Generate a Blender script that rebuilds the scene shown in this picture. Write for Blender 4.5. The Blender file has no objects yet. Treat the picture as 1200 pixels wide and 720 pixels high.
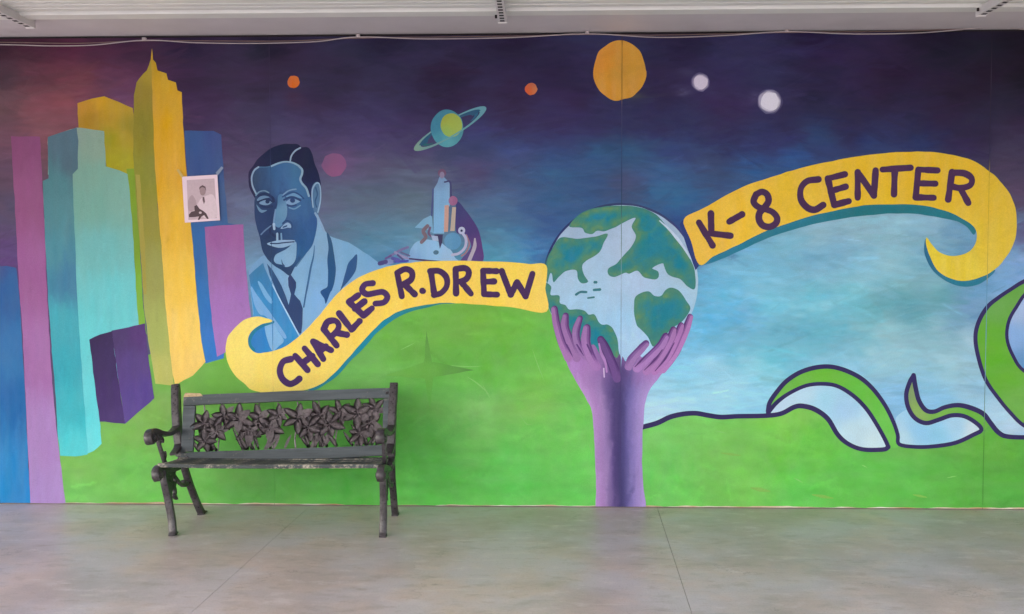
import bpy, bmesh, math, random
import numpy as np
from mathutils import Vector, Matrix
from mathutils.geometry import delaunay_2d_cdt

random.seed(7)
rng = np.random.default_rng(7)
R = math.radians
scene = bpy.context.scene
COL = scene.collection

# ------------------------------------------------------------------ camera
WALL_H = 3.0
CAM = Vector((0.0, -6.32, 1.56))
FPX, PW, PH = 1170.0, 1200.0, 720.0          # focal length and picture size of the survey
YAW, PITCH, ROLL = R(1.66), R(-2.54), R(-0.06)
cam_d = bpy.data.cameras.new('camera')
cam_d.sensor_width = 36.0
cam_d.lens = 36.0 * FPX / PW
cam_d.clip_end = 500
cam = bpy.data.objects.new('camera', cam_d)
cam.location = CAM
CAM_ROT = (Matrix.Rotation(YAW, 3, 'Z') @ Matrix.Rotation(R(90) + PITCH, 3, 'X') @ Matrix.Rotation(ROLL, 3, 'Z'))
cam.rotation_euler = CAM_ROT.to_euler()
COL.objects.link(cam)
scene.camera = cam

# ------------------------------------------------------------------ sky, sun, exposure
SUN_EL, SUN_AZ = R(35), R(-48)               # azimuth measured from straight out of the wall, to the left
world = bpy.data.worlds.new('World')
scene.world = world
world.use_nodes = True
nt = world.node_tree
sky = nt.nodes.new('ShaderNodeTexSky')
sky.sky_type = 'NISHITA'
sky.sun_disc = False
sky.sun_elevation = SUN_EL
sdir = Vector((math.sin(SUN_AZ) * math.cos(SUN_EL), -math.cos(SUN_AZ) * math.cos(SUN_EL), math.sin(SUN_EL)))
sky.sun_rotation = math.atan2(sdir.x, sdir.y)
sky.dust_density = 4.0
sky.air_density = 1.0
sky.ozone_density = 0.6
bg = nt.nodes['Background']
bg.inputs[1].default_value = 0.10
hs = nt.nodes.new('ShaderNodeHueSaturation')
hs.inputs['Saturation'].default_value = 0.5   # overcast: almost grey
nt.links.new(sky.outputs[0], hs.inputs['Color'])
nt.links.new(hs.outputs[0], bg.inputs[0])
sun_d = bpy.data.lights.new('sun', 'SUN')
sun_d.energy = 1.5
sun_d.angle = R(30)
sun_d.color = (1.0, 0.98, 0.95)
sun = bpy.data.objects.new('sun', sun_d)
sun.rotation_euler = sdir.to_track_quat('Z', 'Y').to_euler()
sun.location = (0, -20, 20)
COL.objects.link(sun)
vs = scene.view_settings
vs.view_transform = 'Standard'
vs.look = 'None'
vs.exposure = 2.02
vs.gamma = 1.0
vs.use_curve_mapping = False

# ------------------------------------------------------------------ survey helpers
def ray(px, py):
    d = Vector(((px - PW / 2) / FPX, -(py - PH / 2) / FPX, -1.0))
    return CAM_ROT @ d

def on_wall(px, py, y=0.0):
    d = ray(px, py); t = (y - CAM.y) / d.y
    return CAM + d * t

def on_level(px, py, z=0.0):
    d = ray(px, py); t = (z - CAM.z) / d.z
    return CAM + d * t

_A = np.array(CAM_ROT)
def wall_np(P):
    P = np.asarray(P, float)
    d = np.stack([(P[:, 0] - PW / 2) / FPX, -(P[:, 1] - PH / 2) / FPX, -np.ones(len(P))], 1) @ _A.T
    t = (0.0 - CAM.y) / d[:, 1]
    return np.array(CAM)[None, :] + d * t[:, None]

# ------------------------------------------------------------------ object helpers
def tag(o, label=None, cat=None, group=None, kind=None):
    if label: o['label'] = label
    if cat: o['category'] = cat
    if group: o['group'] = group
    if kind: o['kind'] = kind
    return o

def empty(name, loc=(0, 0, 0)):
    o = bpy.data.objects.new(name, None)
    o.empty_display_size = 0.2
    o.location = loc
    COL.objects.link(o)
    return o

def link_mesh(name, me, mat, parent=None, smooth=False):
    o = bpy.data.objects.new(name, me)
    if mat: me.materials.append(mat)
    COL.objects.link(o)
    if parent is not None:
        o.parent = parent
        bpy.context.view_layer.update() if False else None
    if smooth:
        me.polygons.foreach_set('use_smooth', [True] * len(me.polygons))
    return o

def from_bm(name, bm, mat, parent=None, smooth=False):
    bmesh.ops.recalc_face_normals(bm, faces=bm.faces)
    me = bpy.data.meshes.new(name)
    bm.to_mesh(me); bm.free()
    return link_mesh(name, me, mat, parent, smooth)

def box(bm, lo, hi, bevel=0.0):
    lo, hi = Vector(lo), Vector(hi)
    r = bmesh.ops.create_cube(bm, size=1.0)
    for v in r['verts']:
        v.co = Vector(((lo.x + hi.x) / 2 + v.co.x * (hi.x - lo.x), (lo.y + hi.y) / 2 + v.co.y * (hi.y - lo.y), (lo.z + hi.z) / 2 + v.co.z * (hi.z - lo.z)))
    if bevel:
        es = list({e for v in r['verts'] for e in v.link_edges})
        bmesh.ops.bevel(bm, geom=es, offset=bevel, segments=2, affect='EDGES', profile=0.6)
    return r['verts']

def catmull(pts, n=6, closed=False):
    P = [np.array(p, float) for p in pts]
    out = []
    m = len(P)
    for i in range(m if closed else m - 1):
        p0 = P[(i - 1) % m] if (closed or i > 0) else P[0] * 2 - P[1]
        p1, p2 = P[i], P[(i + 1) % m]
        p3 = P[(i + 2) % m] if (closed or i + 2 < m) else P[-1] * 2 - P[-2]
        for k in range(n):
            t = k / n
            out.append(0.5 * ((2 * p1) + (p2 - p0) * t + (2 * p0 - 5 * p1 + 4 * p2 - p3) * t * t + (3 * p1 - p0 - 3 * p2 + p3) * t ** 3))
    if not closed: out.append(P[-1])
    return np.array(out)

# ------------------------------------------------------------------ materials
def new_mat(name):
    m = bpy.data.materials.new(name)
    m.use_nodes = True
    n = m.node_tree
    return m, n, n.nodes['Principled BSDF']

def node(n, t, **kw):
    x = n.nodes.new(t)
    for k, v in kw.items():
        if k in x.inputs.keys(): x.inputs[k].default_value = v
        else: setattr(x, k, v)
    return x

def s2l(c):
    c = np.asarray(c, float) / 255.0
    return np.where(c <= 0.04045, c / 12.92, ((c + 0.055) / 1.055) ** 2.4)

def lin(c): return (*[float(v) for v in s2l(c)], 1.0)

def coords(n, scale, kind='Object', rot=(0, 0, 0)):
    tc = node(n, 'ShaderNodeTexCoord')
    mp = node(n, 'ShaderNodeMapping')
    mp.inputs['Scale'].default_value = scale
    mp.inputs['Rotation'].default_value = rot
    n.links.new(tc.outputs[kind], mp.inputs['Vector'])
    return mp.outputs[0]

def noise(n, vec, scale=1.0, detail=4.0, rough=0.55):
    x = node(n, 'ShaderNodeTexNoise')
    x.inputs['Scale'].default_value = scale
    x.inputs['Detail'].default_value = detail
    x.inputs['Roughness'].default_value = rough
    n.links.new(vec, x.inputs['Vector'])
    return x

def maprange(n, src, a, b, c, d, smooth=False):
    x = node(n, 'ShaderNodeMapRange')
    if smooth: x.interpolation_type = 'SMOOTHSTEP'
    for i, v in zip((1, 2, 3, 4), (a, b, c, d)): x.inputs[i].default_value = v
    n.links.new(src, x.inputs[0])
    return x.outputs[0]

def mixrgb(n, fac, a, b, mode='MIX'):
    x = node(n, 'ShaderNodeMix'); x.data_type = 'RGBA'; x.blend_type = mode
    for sock, v in ((x.inputs[0], fac), (x.inputs[6], a), (x.inputs[7], b)):
        if hasattr(v, 'is_linked') or hasattr(v, 'links'): n.links.new(v, sock)
        else: sock.default_value = v
    return x.outputs[2]

def math_n(n, op, a, b=None):
    x = node(n, 'ShaderNodeMath', operation=op)
    for i, v in enumerate((a, b)):
        if v is None: continue
        if hasattr(v, 'links'): n.links.new(v, x.inputs[i])
        else: x.inputs[i].default_value = v
    return x.outputs[0]

def paint_material(name, brush, amp=0.10, hue=0.02):
    """Acrylic wall paint: colour from the mesh's paint attribute, broken up by brush strokes."""
    m, n, b = new_mat(name)
    at = node(n, 'ShaderNodeAttribute'); at.attribute_name = 'paint'
    n1 = noise(n, coords(n, brush), 1.0, 5.0, 0.6)
    n2 = noise(n, coords(n, (brush[0] * 2.2, 1, brush[2] * 0.8), rot=(0, R(28), 0)), 1.0, 4.0, 0.55)
    n3 = noise(n, coords(n, (1, 1, 1)), 2.2, 3.0)
    sel = maprange(n, n3.outputs[0], 0.35, 0.65, 0.0, 1.0, True)
    st = mixrgb(n, sel, n1.outputs['Color'], n2.outputs['Color'])
    sep = node(n, 'ShaderNodeSeparateColor'); n.links.new(st, sep.inputs[0])
    hsv = node(n, 'ShaderNodeHueSaturation')
    n.links.new(maprange(n, sep.outputs[0], 0.25, 0.75, 1 - amp * 1.5, 1 + amp * 1.5), hsv.inputs['Value'])
    n.links.new(maprange(n, sep.outputs[1], 0.25, 0.75, 0.5 - hue, 0.5 + hue), hsv.inputs['Hue'])
    n.links.new(maprange(n, sep.outputs[2], 0.25, 0.75, 0.94, 1.05), hsv.inputs['Saturation'])
    n.links.new(at.outputs['Color'], hsv.inputs['Color'])
    # fine roller grain and tiny scuffs
    g = noise(n, coords(n, (1, 1, 1)), 160.0, 2.0, 0.6)
    gr = maprange(n, g.outputs[0], 0.3, 0.7, 0.93, 1.07)
    grc = node(n, 'ShaderNodeCombineColor')
    for i in range(3): n.links.new(gr, grc.inputs[i])
    c = mixrgb(n, 1.0, hsv.outputs[0], grc.outputs[0], 'MULTIPLY')
    n.links.new(c, b.inputs['Base Color'])
    b.inputs['Specular IOR Level'].default_value = 0.14
    n.links.new(maprange(n, sep.outputs[0], 0.2, 0.8, 0.62, 0.82), b.inputs['Roughness'])
    bp = node(n, 'ShaderNodeBump'); bp.inputs['Strength'].default_value = 0.25; bp.inputs['Distance'].default_value = 0.002
    h = math_n(n, 'ADD', math_n(n, 'MULTIPLY', g.outputs[0], 0.6), sep.outputs[0])
    n.links.new(h, bp.inputs['Height']); n.links.new(bp.outputs[0], b.inputs['Normal'])
    return m

M = {}
M['sky_paint'] = paint_material('mural_sky_paint', (7, 1, 34), 0.035, 0.004)
M['ground_paint'] = paint_material('mural_ground_paint', (6, 1, 12), 0.04, 0.005)
M['paint'] = paint_material('mural_paint', (8, 1, 3.2), 0.032, 0.005)
M['letter_paint'] = paint_material('mural_letter_paint', (14, 1, 14), 0.09, 0.012)

def worn_material(name, base, worn, lo, hi, rough=0.5, metal=0.0, scale=(4, 40, 40), amount=0.35, spec=0.4):
    m, n, b = new_mat(name)
    n1 = noise(n, coords(n, scale), 1.0, 6.0, 0.65)
    n2 = noise(n, coords(n, (1, 1, 1)), 60.0, 4.0, 0.7)
    n3 = noise(n, coords(n, (1, 1, 1)), 9.0, 3.0, 0.6)
    geo = node(n, 'ShaderNodeNewGeometry')
    edge = maprange(n, geo.outputs['Pointiness'], 0.50, 0.56, 0.0, 1.0)
    w = math_n(n, 'MULTIPLY', math_n(n, 'ADD', math_n(n, 'MULTIPLY', n2.outputs[0], 0.9), math_n(n, 'MULTIPLY', edge, 0.35)), math_n(n, 'ADD', n3.outputs[0], 0.35))
    fac = maprange(n, w, lo, hi, 0.0, amount)
    dark = tuple(v * 0.62 for v in base[:3]) + (1,)
    lite = tuple(min(1, v * 1.35) for v in base[:3]) + (1,)
    c = mixrgb(n, maprange(n, n1.outputs[0], 0.3, 0.7, 0, 1), dark, lite)
    c = mixrgb(n, fac, c, worn)
    n.links.new(c, b.inputs['Base Color'])
    b.inputs['Metallic'].default_value = metal
    b.inputs['Specular IOR Level'].default_value = spec
    n.links.new(maprange(n, n2.outputs[0], 0.3, 0.7, rough - 0.12, rough + 0.15), b.inputs['Roughness'])
    bp = node(n, 'ShaderNodeBump'); bp.inputs['Strength'].default_value = 0.35; bp.inputs['Distance'].default_value = 0.0015
    n.links.new(math_n(n, 'ADD', n1.outputs[0], math_n(n, 'MULTIPLY', n2.outputs[0], 0.5)), bp.inputs['Height'])
    n.links.new(bp.outputs[0], b.inputs['Normal'])
    return m

M['iron'] = worn_material('bench_cast_iron', lin((54, 50, 55)), lin((128, 122, 128)), 0.6, 0.85, 0.34, 0.0, (25, 25, 25), 0.3, 0.6)
M['plank'] = worn_material('bench_weathered_paint', lin((78, 87, 93)), lin((170, 162, 150)), 0.68, 0.92, 0.5, 0.0, (3, 45, 45), 0.6)
M['seat_plank'] = worn_material('bench_seat_worn_paint', lin((60, 68, 71)), lin((196, 188, 172)), 0.58, 0.78, 0.5, 0.0, (3, 45, 45), 0.9)
M['casting'] = worn_material('bench_flower_casting', lin((122, 112, 118)), lin((172, 163, 168)), 0.52, 0.78, 0.42, 0.0, (30, 30, 30), 0.45)
M['bare_wood'] = worn_material('bench_bare_wood', lin((205, 180, 140)), lin((120, 95, 70)), 0.6, 0.85, 0.7, 0.0, (3, 60, 60), 0.5)

def simple(name, c, rough=0.6, var=0.12, scale=12.0, spec=0.4, metal=0.0):
    m, n, b = new_mat(name)
    x = noise(n, coords(n, (1, 1, 1)), scale, 5.0, 0.6)
    c0 = tuple(v * (1 - var) for v in c[:3]) + (1,); c1 = tuple(min(1, v * (1 + var)) for v in c[:3]) + (1,)
    n.links.new(mixrgb(n, maprange(n, x.outputs[0], 0.3, 0.7, 0, 1), c0, c1), b.inputs['Base Color'])
    b.inputs['Roughness'].default_value = rough
    b.inputs['Specular IOR Level'].default_value = spec
    b.inputs['Metallic'].default_value = metal
    return m

M['dark'] = simple('dark_recess', lin((40, 34, 36)), 0.9)  # near-black paints in the shade of the wall-top gap and strut holes
M['filler'] = simple('joint_filler', lin((120, 111, 104)), 0.9)
M['render'] = simple('blocker_wall_grey', lin((150, 148, 146)), 0.85, 0.1, 6.0)
M['soffit'] = simple('soffit_grey_paint', lin((208, 203, 206)), 0.6, 0.06, 2.5)
M['deck'] = simple('ceiling_deck_paint', lin((226, 226, 222)), 0.55, 0.05, 3.0)
M['strut'] = simple('painted_strut', lin((214, 210, 210)), 0.5, 0.08, 8.0)
M['cable'] = simple('cable_sheath', lin((176, 164, 164)), 0.5, 0.1, 6.0)
M['paper'] = simple('photo_paper', lin((226, 206, 218)), 0.35, 0.02, 20.0)
M['tape'] = simple('clear_tape', lin((120, 140, 170)), 0.3, 0.1, 40.0)

def concrete(name):
    m, n, b = new_mat(name)
    big = noise(n, coords(n, (1, 1, 1)), 1.1, 5.0, 0.6)
    mid = noise(n, coords(n, (1.0, 1.8, 1)), 4.5, 8.0, 0.7)
    streak = noise(n, coords(n, (1.3, 8.0, 1), rot=(0, 0, R(-32))), 1.8, 7.0, 0.68)
    trowel = noise(n, coords(n, (2.0, 5.0, 1), rot=(0, 0, R(38))), 2.6, 6.0, 0.65)
    fine = noise(n, coords(n, (1, 1, 1)), 120.0, 4.0, 0.75)
    hue = noise(n, coords(n, (1, 1, 1)), 2.1, 4.0, 0.55)
    c = mixrgb(n, maprange(n, hue.outputs[0], 0.42, 0.60, 0, 1), lin((199, 192, 199)), lin((208, 191, 187)))
    c = mixrgb(n, maprange(n, big.outputs[0], 0.44, 0.60, 0, 0.55), c, lin((166, 158, 160)))
    c = mixrgb(n, maprange(n, mid.outputs[0], 0.54, 0.66, 0, 0.6), c, lin((218, 210, 213)))
    c = mixrgb(n, maprange(n, mid.outputs[0], 0.35, 0.47, 0.4, 0), c, lin((148, 138, 134)))
    c = mixrgb(n, maprange(n, trowel.outputs[0], 0.32, 0.42, 0.35, 0), c, lin((150, 134, 124)))
    c = mixrgb(n, maprange(n, streak.outputs[0], 0.58, 0.72, 0, 0.5), c, lin((224, 217, 212)))
    c = mixrgb(n, maprange(n, fine.outputs[0], 0.54, 0.70, 0, 0.5), c, lin((112, 104, 100)))
    # dropped chips and drips
    wob = noise(n, coords(n, (1, 1, 1)), 24.0, 3.0)
    sc = node(n, 'ShaderNodeVectorMath', operation='SCALE'); sc.inputs['Scale'].default_value = 0.10
    n.links.new(wob.outputs['Color'], sc.inputs[0])
    va = node(n, 'ShaderNodeVectorMath', operation='ADD')
    n.links.new(coords(n, (1, 0.6, 1)), va.inputs[0]); n.links.new(sc.outputs[0], va.inputs[1])
    vo = node(n, 'ShaderNodeTexVoronoi'); vo.inputs['Scale'].default_value = 4.2; vo.inputs['Randomness'].default_value = 1.0
    n.links.new(va.outputs[0], vo.inputs['Vector'])
    pick = node(n, 'ShaderNodeSeparateColor'); n.links.new(vo.outputs['Color'], pick.inputs[0])
    edge = maprange(n, pick.outputs[2], 0, 1, 0.006, 0.04)
    spot = math_n(n, 'LESS_THAN', vo.outputs['Distance'], edge)
    on = math_n(n, 'GREATER_THAN', pick.outputs[0], 0.84)
    tone = mixrgb(n, math_n(n, 'GREATER_THAN', pick.outputs[1], 0.6), lin((92, 82, 78)), lin((228, 222, 216)))
    c = mixrgb(n, math_n(n, 'MULTIPLY', math_n(n, 'MULTIPLY', spot, on), 0.45), c, tone)
    # hairline cracks, broken up so that only stretches of them show
    cr = node(n, 'ShaderNodeTexVoronoi'); cr.feature = 'DISTANCE_TO_EDGE'; cr.inputs['Scale'].default_value = 0.55
    va2 = node(n, 'ShaderNodeVectorMath', operation='ADD'); sc2 = node(n, 'ShaderNodeVectorMath', operation='SCALE'); sc2.inputs['Scale'].default_value = 0.5
    n.links.new(mid.outputs['Color'], sc2.inputs[0]); n.links.new(coords(n, (1, 1, 1)), va2.inputs[0]); n.links.new(sc2.outputs[0], va2.inputs[1]); n.links.new(va2.outputs[0], cr.inputs['Vector'])
    line = math_n(n, 'MULTIPLY', math_n(n, 'LESS_THAN', cr.outputs['Distance'], 0.0016), maprange(n, hue.outputs[0], 0.5, 0.56, 0, 0.55))
    c = mixrgb(n, line, c, lin((96, 88, 84)))
    n.links.new(c, b.inputs['Base Color'])
    n.links.new(maprange(n, mid.outputs[0], 0.3, 0.7, 0.34, 0.5), b.inputs['Roughness'])
    b.inputs['Specular IOR Level'].default_value = 0.48
    bp = node(n, 'ShaderNodeBump'); bp.inputs['Strength'].default_value = 0.2; bp.inputs['Distance'].default_value = 0.003
    n.links.new(math_n(n, 'ADD', mid.outputs[0], math_n(n, 'MULTIPLY', fine.outputs[0], 0.3)), bp.inputs['Height'])
    n.links.new(bp.outputs[0], b.inputs['Normal'])
    return m
M['concrete'] = concrete('polished_concrete')
M['yard'] = simple('pale_bounce_paving', lin((186, 188, 198)), 0.85, 0.12, 1.5, 0.2)  # unseen ground, given pale paving to bounce light under the roof

# ------------------------------------------------------------------ the setting
# ground far out, floor slabs with saw-cut joints, roof with soffit and ribbed deck
bm = bmesh.new()
bmesh.ops.create_grid(bm, x_segments=2, y_segments=2, size=120)
tag(from_bm('ground', bm, M['yard']), 'unseen yard beyond the covered walk, made pale to bounce light', None, None, 'structure').location.z = -0.05

fl = empty('floor'); tag(fl, 'grey polished concrete floor with saw cut joints', None, None, 'structure')
XL, XR, YF = -9.0, 9.0, -14.0
def joint(pa, pb):
    a, b = on_level(*pa), on_level(*pb)
    s = (b.x - a.x) / (b.y - a.y)
    return (a.x + s * (0.25 - a.y), a.x + s * (YF - a.y))
jl = joint((300, 650), (222, 720)); jr = joint((775, 610), (811, 720))
gaps = {1: 0.0004, 2: 0.0012}
edges = [((XL, XL), None), (jl, 1), (jr, 1), ((XR, XR), None)]
for i in range(3):
    a, b = edges[i][0], edges[i + 1][0]
    ga = gaps.get(i, 0); gb = gaps.get(i + 1, 0)
    bm = bmesh.new()
    top = [(a[0] + ga, 0.25), (b[0] - gb, 0.25), (b[1] - gb, YF), (a[1] + ga, YF)]
    vt = [bm.verts.new((x, y, 0.0)) for x, y in top]
    vb = [bm.verts.new((x, y, -0.04)) for x, y in top]
    f = bm.faces.new(vt)
    for k in range(4): bm.faces.new((vt[k], vb[k], vb[(k + 1) % 4], vt[(k + 1) % 4]))
    es = [e for e in f.edges if abs(e.verts[0].co.y - e.verts[1].co.y) > 1]
    bmesh.ops.bevel(bm, geom=es, offset=0.0012, segments=1, affect='EDGES')
    from_bm('slab', bm, M['concrete'], fl)
bm = bmesh.new(); box(bm, (XL, YF, -0.048), (XR, 0.25, -0.006)); from_bm('joint_bed', bm, M['filler'], fl)

ROOF_D = 6.7
ce = empty('ceiling', (0, 0, WALL_H)); tag(ce, 'flat grey ceiling of the covered walk with ribbed deck', None, None, 'structure')
y1 = on_level(600, 16.5, WALL_H).y; y2 = on_level(600, 10.5, WALL_H).y
bm = bmesh.new(); box(bm, (XL, y1, 0.0), (XR, 0.4, 0.18)); from_bm('soffit', bm, M['soffit'], ce)
bm = bmesh.new(); box(bm, (XL, y2 + 0.004, -0.012), (XR, y1 - 0.002, 0.02), 0.004); from_bm('edge_trim', bm, M['deck'], ce)
y = y2 - 0.004
while y > -ROOF_D:
    w = 0.075
    bm = bmesh.new(); box(bm, (XL, y - w, 0.002), (XR, y - 0.014, 0.03), 0.004); from_bm('deck_rib', bm, M['deck'], ce)
    y -= w
bm = bmesh.new(); box(bm, (XL, -ROOF_D - 0.02, 0.022), (XR, y1 - 0.001, 0.2)); from_bm('roof_slab', bm, M['deck'], ce)

# plain wall added out of view to hold back daylight from the right
rw = empty('light_blocking_wall', (6.4, 0, 0)); tag(rw, 'plain grey wall added out of view to block light from the right', 'wall')
bm = bmesh.new(); box(bm, (0.0, -ROOF_D, -0.02), (0.2, -0.02, WALL_H - 0.003)); from_bm('blocker_face', bm, M['render'], rw)
bm = bmesh.new(); box(bm, (-0.012, -ROOF_D, 0.001), (-0.001, -0.02, 0.10), 0.003); from_bm('blocker_skirting', bm, M['filler'], rw)

def strut(px, py, label, length=2.6):
    zt = WALL_H
    p = on_level(px, py, zt - 0.045)
    r = empty('ceiling_strut', (p.x, p.y, zt)); tag(r, label, 'strut', 'slotted struts under the ceiling')
    bm = bmesh.new()
    wid = 0.024
    box(bm, (-wid, -length, -0.045), (wid, 0, -0.041))
    box(bm, (-wid, -length, -0.041), (-wid + 0.004, 0, 0.0))
    box(bm, (wid - 0.004, -length, -0.041), (wid, 0, 0.0))
    from_bm('channel', bm, M['strut'], r)
    k = 0.05
    me = None
    while k < length - 0.05:
        if me is None:
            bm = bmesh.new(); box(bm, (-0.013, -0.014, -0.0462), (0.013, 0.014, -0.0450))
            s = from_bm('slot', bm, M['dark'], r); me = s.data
        else:
            s = bpy.data.objects.new('slot', me); COL.objects.link(s); s.parent = r
        s.location = (0, -k, 0)
        k += 0.062
    bm = bmesh.new()
    box(bm, (-wid - 0.003, -0.012, -0.05), (wid + 0.003, 0.006, -0.0005), 0.002)
    from_bm('end_cap', bm, M['strut'], r)
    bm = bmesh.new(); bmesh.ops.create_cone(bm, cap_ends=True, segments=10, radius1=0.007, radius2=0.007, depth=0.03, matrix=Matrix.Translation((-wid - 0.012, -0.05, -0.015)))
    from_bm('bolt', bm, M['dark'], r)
    return r
strut(36, 33, 'slotted metal strut under the ceiling above the pink tower')
strut(589, 27, 'slotted metal strut under the ceiling above the small red planet')
strut(1149, 19, 'slotted metal strut under the ceiling above the banner curl')

# ------------------------------------------------------------------ the mural wall
wall = empty('mural_wall'); tag(wall, 'long wall painted with a bright space and city mural', 'wall')
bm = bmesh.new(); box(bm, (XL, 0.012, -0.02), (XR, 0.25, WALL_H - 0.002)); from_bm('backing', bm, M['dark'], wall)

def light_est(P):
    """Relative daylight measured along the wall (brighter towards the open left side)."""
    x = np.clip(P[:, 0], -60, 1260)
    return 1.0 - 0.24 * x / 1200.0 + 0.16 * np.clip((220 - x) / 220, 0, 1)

def smooth_noise(x, y, seed=0):
    xi, yi = np.floor(x).astype(int), np.floor(y).astype(int)
    fx, fy = x - xi, y - yi
    fx, fy = fx * fx * (3 - 2 * fx), fy * fy * (3 - 2 * fy)
    def h(a, b):
        v = (a * 374761393 + b * 668265263 + seed * 1442695041) & 0xffffffff
        v = ((v ^ (v >> 13)) * 1274126177) & 0xffffffff
        return ((v ^ (v >> 16)) & 0xffff) / 65535.0
    return (h(xi, yi) * (1 - fx) + h(xi + 1, yi) * fx) * (1 - fy) + (h(xi, yi + 1) * (1 - fx) + h(xi + 1, yi + 1) * fx) * fy - 0.5

def idw(P, ctrl, power=3.0, soft=6.0):
    C = np.array([[c[0], c[1]] for c in ctrl], float); V = np.array([c[2] for c in ctrl], float)
    d2 = ((P[:, None, :] - C[None, :, :]) ** 2).sum(2) + soft * soft
    w = d2 ** (-power / 2)
    return (w @ V) / w.sum(1)[:, None]

def set_paint(me, rgb, P):
    lum = (rgb * np.array([.3, .55, .15])).sum(1)[:, None]
    rgb = lum + (rgb - lum) * 0.97          # all paint slightly desaturated
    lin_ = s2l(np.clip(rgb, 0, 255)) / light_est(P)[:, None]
    a = me.attributes.new('paint', 'FLOAT_COLOR', 'POINT')
    buf = np.ones((len(P), 4), np.float32); buf[:, :3] = np.clip(lin_, 0.002, 0.95)
    a.data.foreach_set('color', buf.ravel())

LAYER = 0.0002
def to_mesh(name, P, faces, layer, rgb, mat, parent, dy=None):
    SEED[1] = (SEED[1] + 1) % 7
    W = wall_np(P); W[:, 1] = -(layer + 0.03 * SEED[1]) * LAYER
    if dy is not None: W[:, 1] -= dy
    me = bpy.data.meshes.new(name)
    me.from_pydata([tuple(v) for v in W], [], faces)
    # face the room
    me.update()
    if len(me.polygons) and me.polygons[0].normal.y > 0: me.flip_normals()
    set_paint(me, rgb, P)
    return link_mesh(name, me, mat, parent)

def inside(P, poly):
    x, y = P[:, 0], P[:, 1]; c = np.zeros(len(P), bool)
    j = len(poly) - 1
    for i in range(len(poly)):
        xi, yi = poly[i]; xj, yj = poly[j]
        if yi != yj:
            c ^= ((yi > y) != (yj > y)) & (x < (xj - xi) * (y - yi) / (yj - yi) + xi)
        j = i
    return c

def edge_dist(P, poly):
    d = np.full(len(P), 1e9)
    for i in range(len(poly)):
        a, b = poly[i - 1], poly[i]; ab = b - a; L2 = (ab ** 2).sum() + 1e-9
        t = np.clip(((P - a) @ ab) / L2, 0, 1)
        d = np.minimum(d, np.hypot(*(P - a - t[:, None] * ab).T))
    return d

def wobble(pts, amp, seed=0):
    out = pts.copy()
    s = np.cumsum(np.r_[0, np.hypot(*np.diff(pts, axis=0).T)])
    out[:, 0] += amp * 2 * smooth_noise(s / 9.0, s * 0 + 3.3, seed)
    out[:, 1] += amp * 2 * smooth_noise(s / 9.0, s * 0 + 7.7, seed + 5)
    return out

SEED = [0, 0]
def shape(name, parent, outline, cols, layer, smooth=True, step=5.0, mat='paint', colfn=None, wob=0.5):
    """One painted area of the mural: outline filled with a fine triangle net that carries its colours."""
    SEED[0] += 1
    poly = catmull(outline, 5, True) if smooth else np.array(outline, float)
    if not smooth:      # resample straight edges so that they can waver like a hand-painted edge
        q = []
        for i in range(len(poly)):
            a, b = poly[i], poly[(i + 1) % len(poly)]
            k = max(1, int(np.hypot(*(b - a)) / 6)); q += [a + (b - a) * t / k for t in range(k)]
        poly = np.array(q)
    if wob: poly = wobble(poly, wob, SEED[0])
    lo, hi = poly.min(0), poly.max(0)
    if mat == 'paint': step = min(step, 2.7)
    xs = np.arange(lo[0] + step / 2, hi[0], step); ys = np.arange(lo[1] + step / 2, hi[1], step)
    pts = []
    if len(xs) and len(ys):
        gx, gy = np.meshgrid(xs, ys); G = np.stack([gx.ravel(), gy.ravel()], 1)
        G += rng.uniform(-0.2, 0.2, G.shape) * step
        G = G[inside(G, poly)]
        if len(G): G = G[edge_dist(G, poly) > step * 0.35]
        pts = G.tolist() if len(G) else []
    n = len(poly)
    V = [Vector(p) for p in poly.tolist()] + [Vector(p) for p in pts]
    r = delaunay_2d_cdt(V, [], [list(range(n))], 1, 1e-4)
    P = np.array([(v.x, v.y) for v in r[0]])
    if colfn: rgb = colfn(P, poly)
    elif isinstance(cols, tuple): rgb = np.tile(np.array(cols, float), (len(P), 1))
    else: rgb = idw(P, cols)
    if mat == 'paint' and len(P) > 220:
        W = wall_np(P); tall = (hi[1] - lo[1]) > 1.5 * (hi[0] - lo[0])
        q = len(P)
        rgb = drag_brush(W[:, 0], W[:, 2], rgb, q // 9, (.04, .14), (.008, .018), 0.16 if tall else 0.7, 0.022, (.3, .7), 500 + SEED[0], None, R(90) if tall else 0.3)
        rgb = drag_brush(W[:, 0], W[:, 2], rgb, q // 7, (.02, .07), (.005, .009), 0.2 if tall else 0.8, 0.03, (.3, .8), 900 + SEED[0], None, R(90) if tall else 0.3)
    return to_mesh(name, P, [tuple(f) for f in r[2]], layer, rgb, M[mat], parent)

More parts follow.
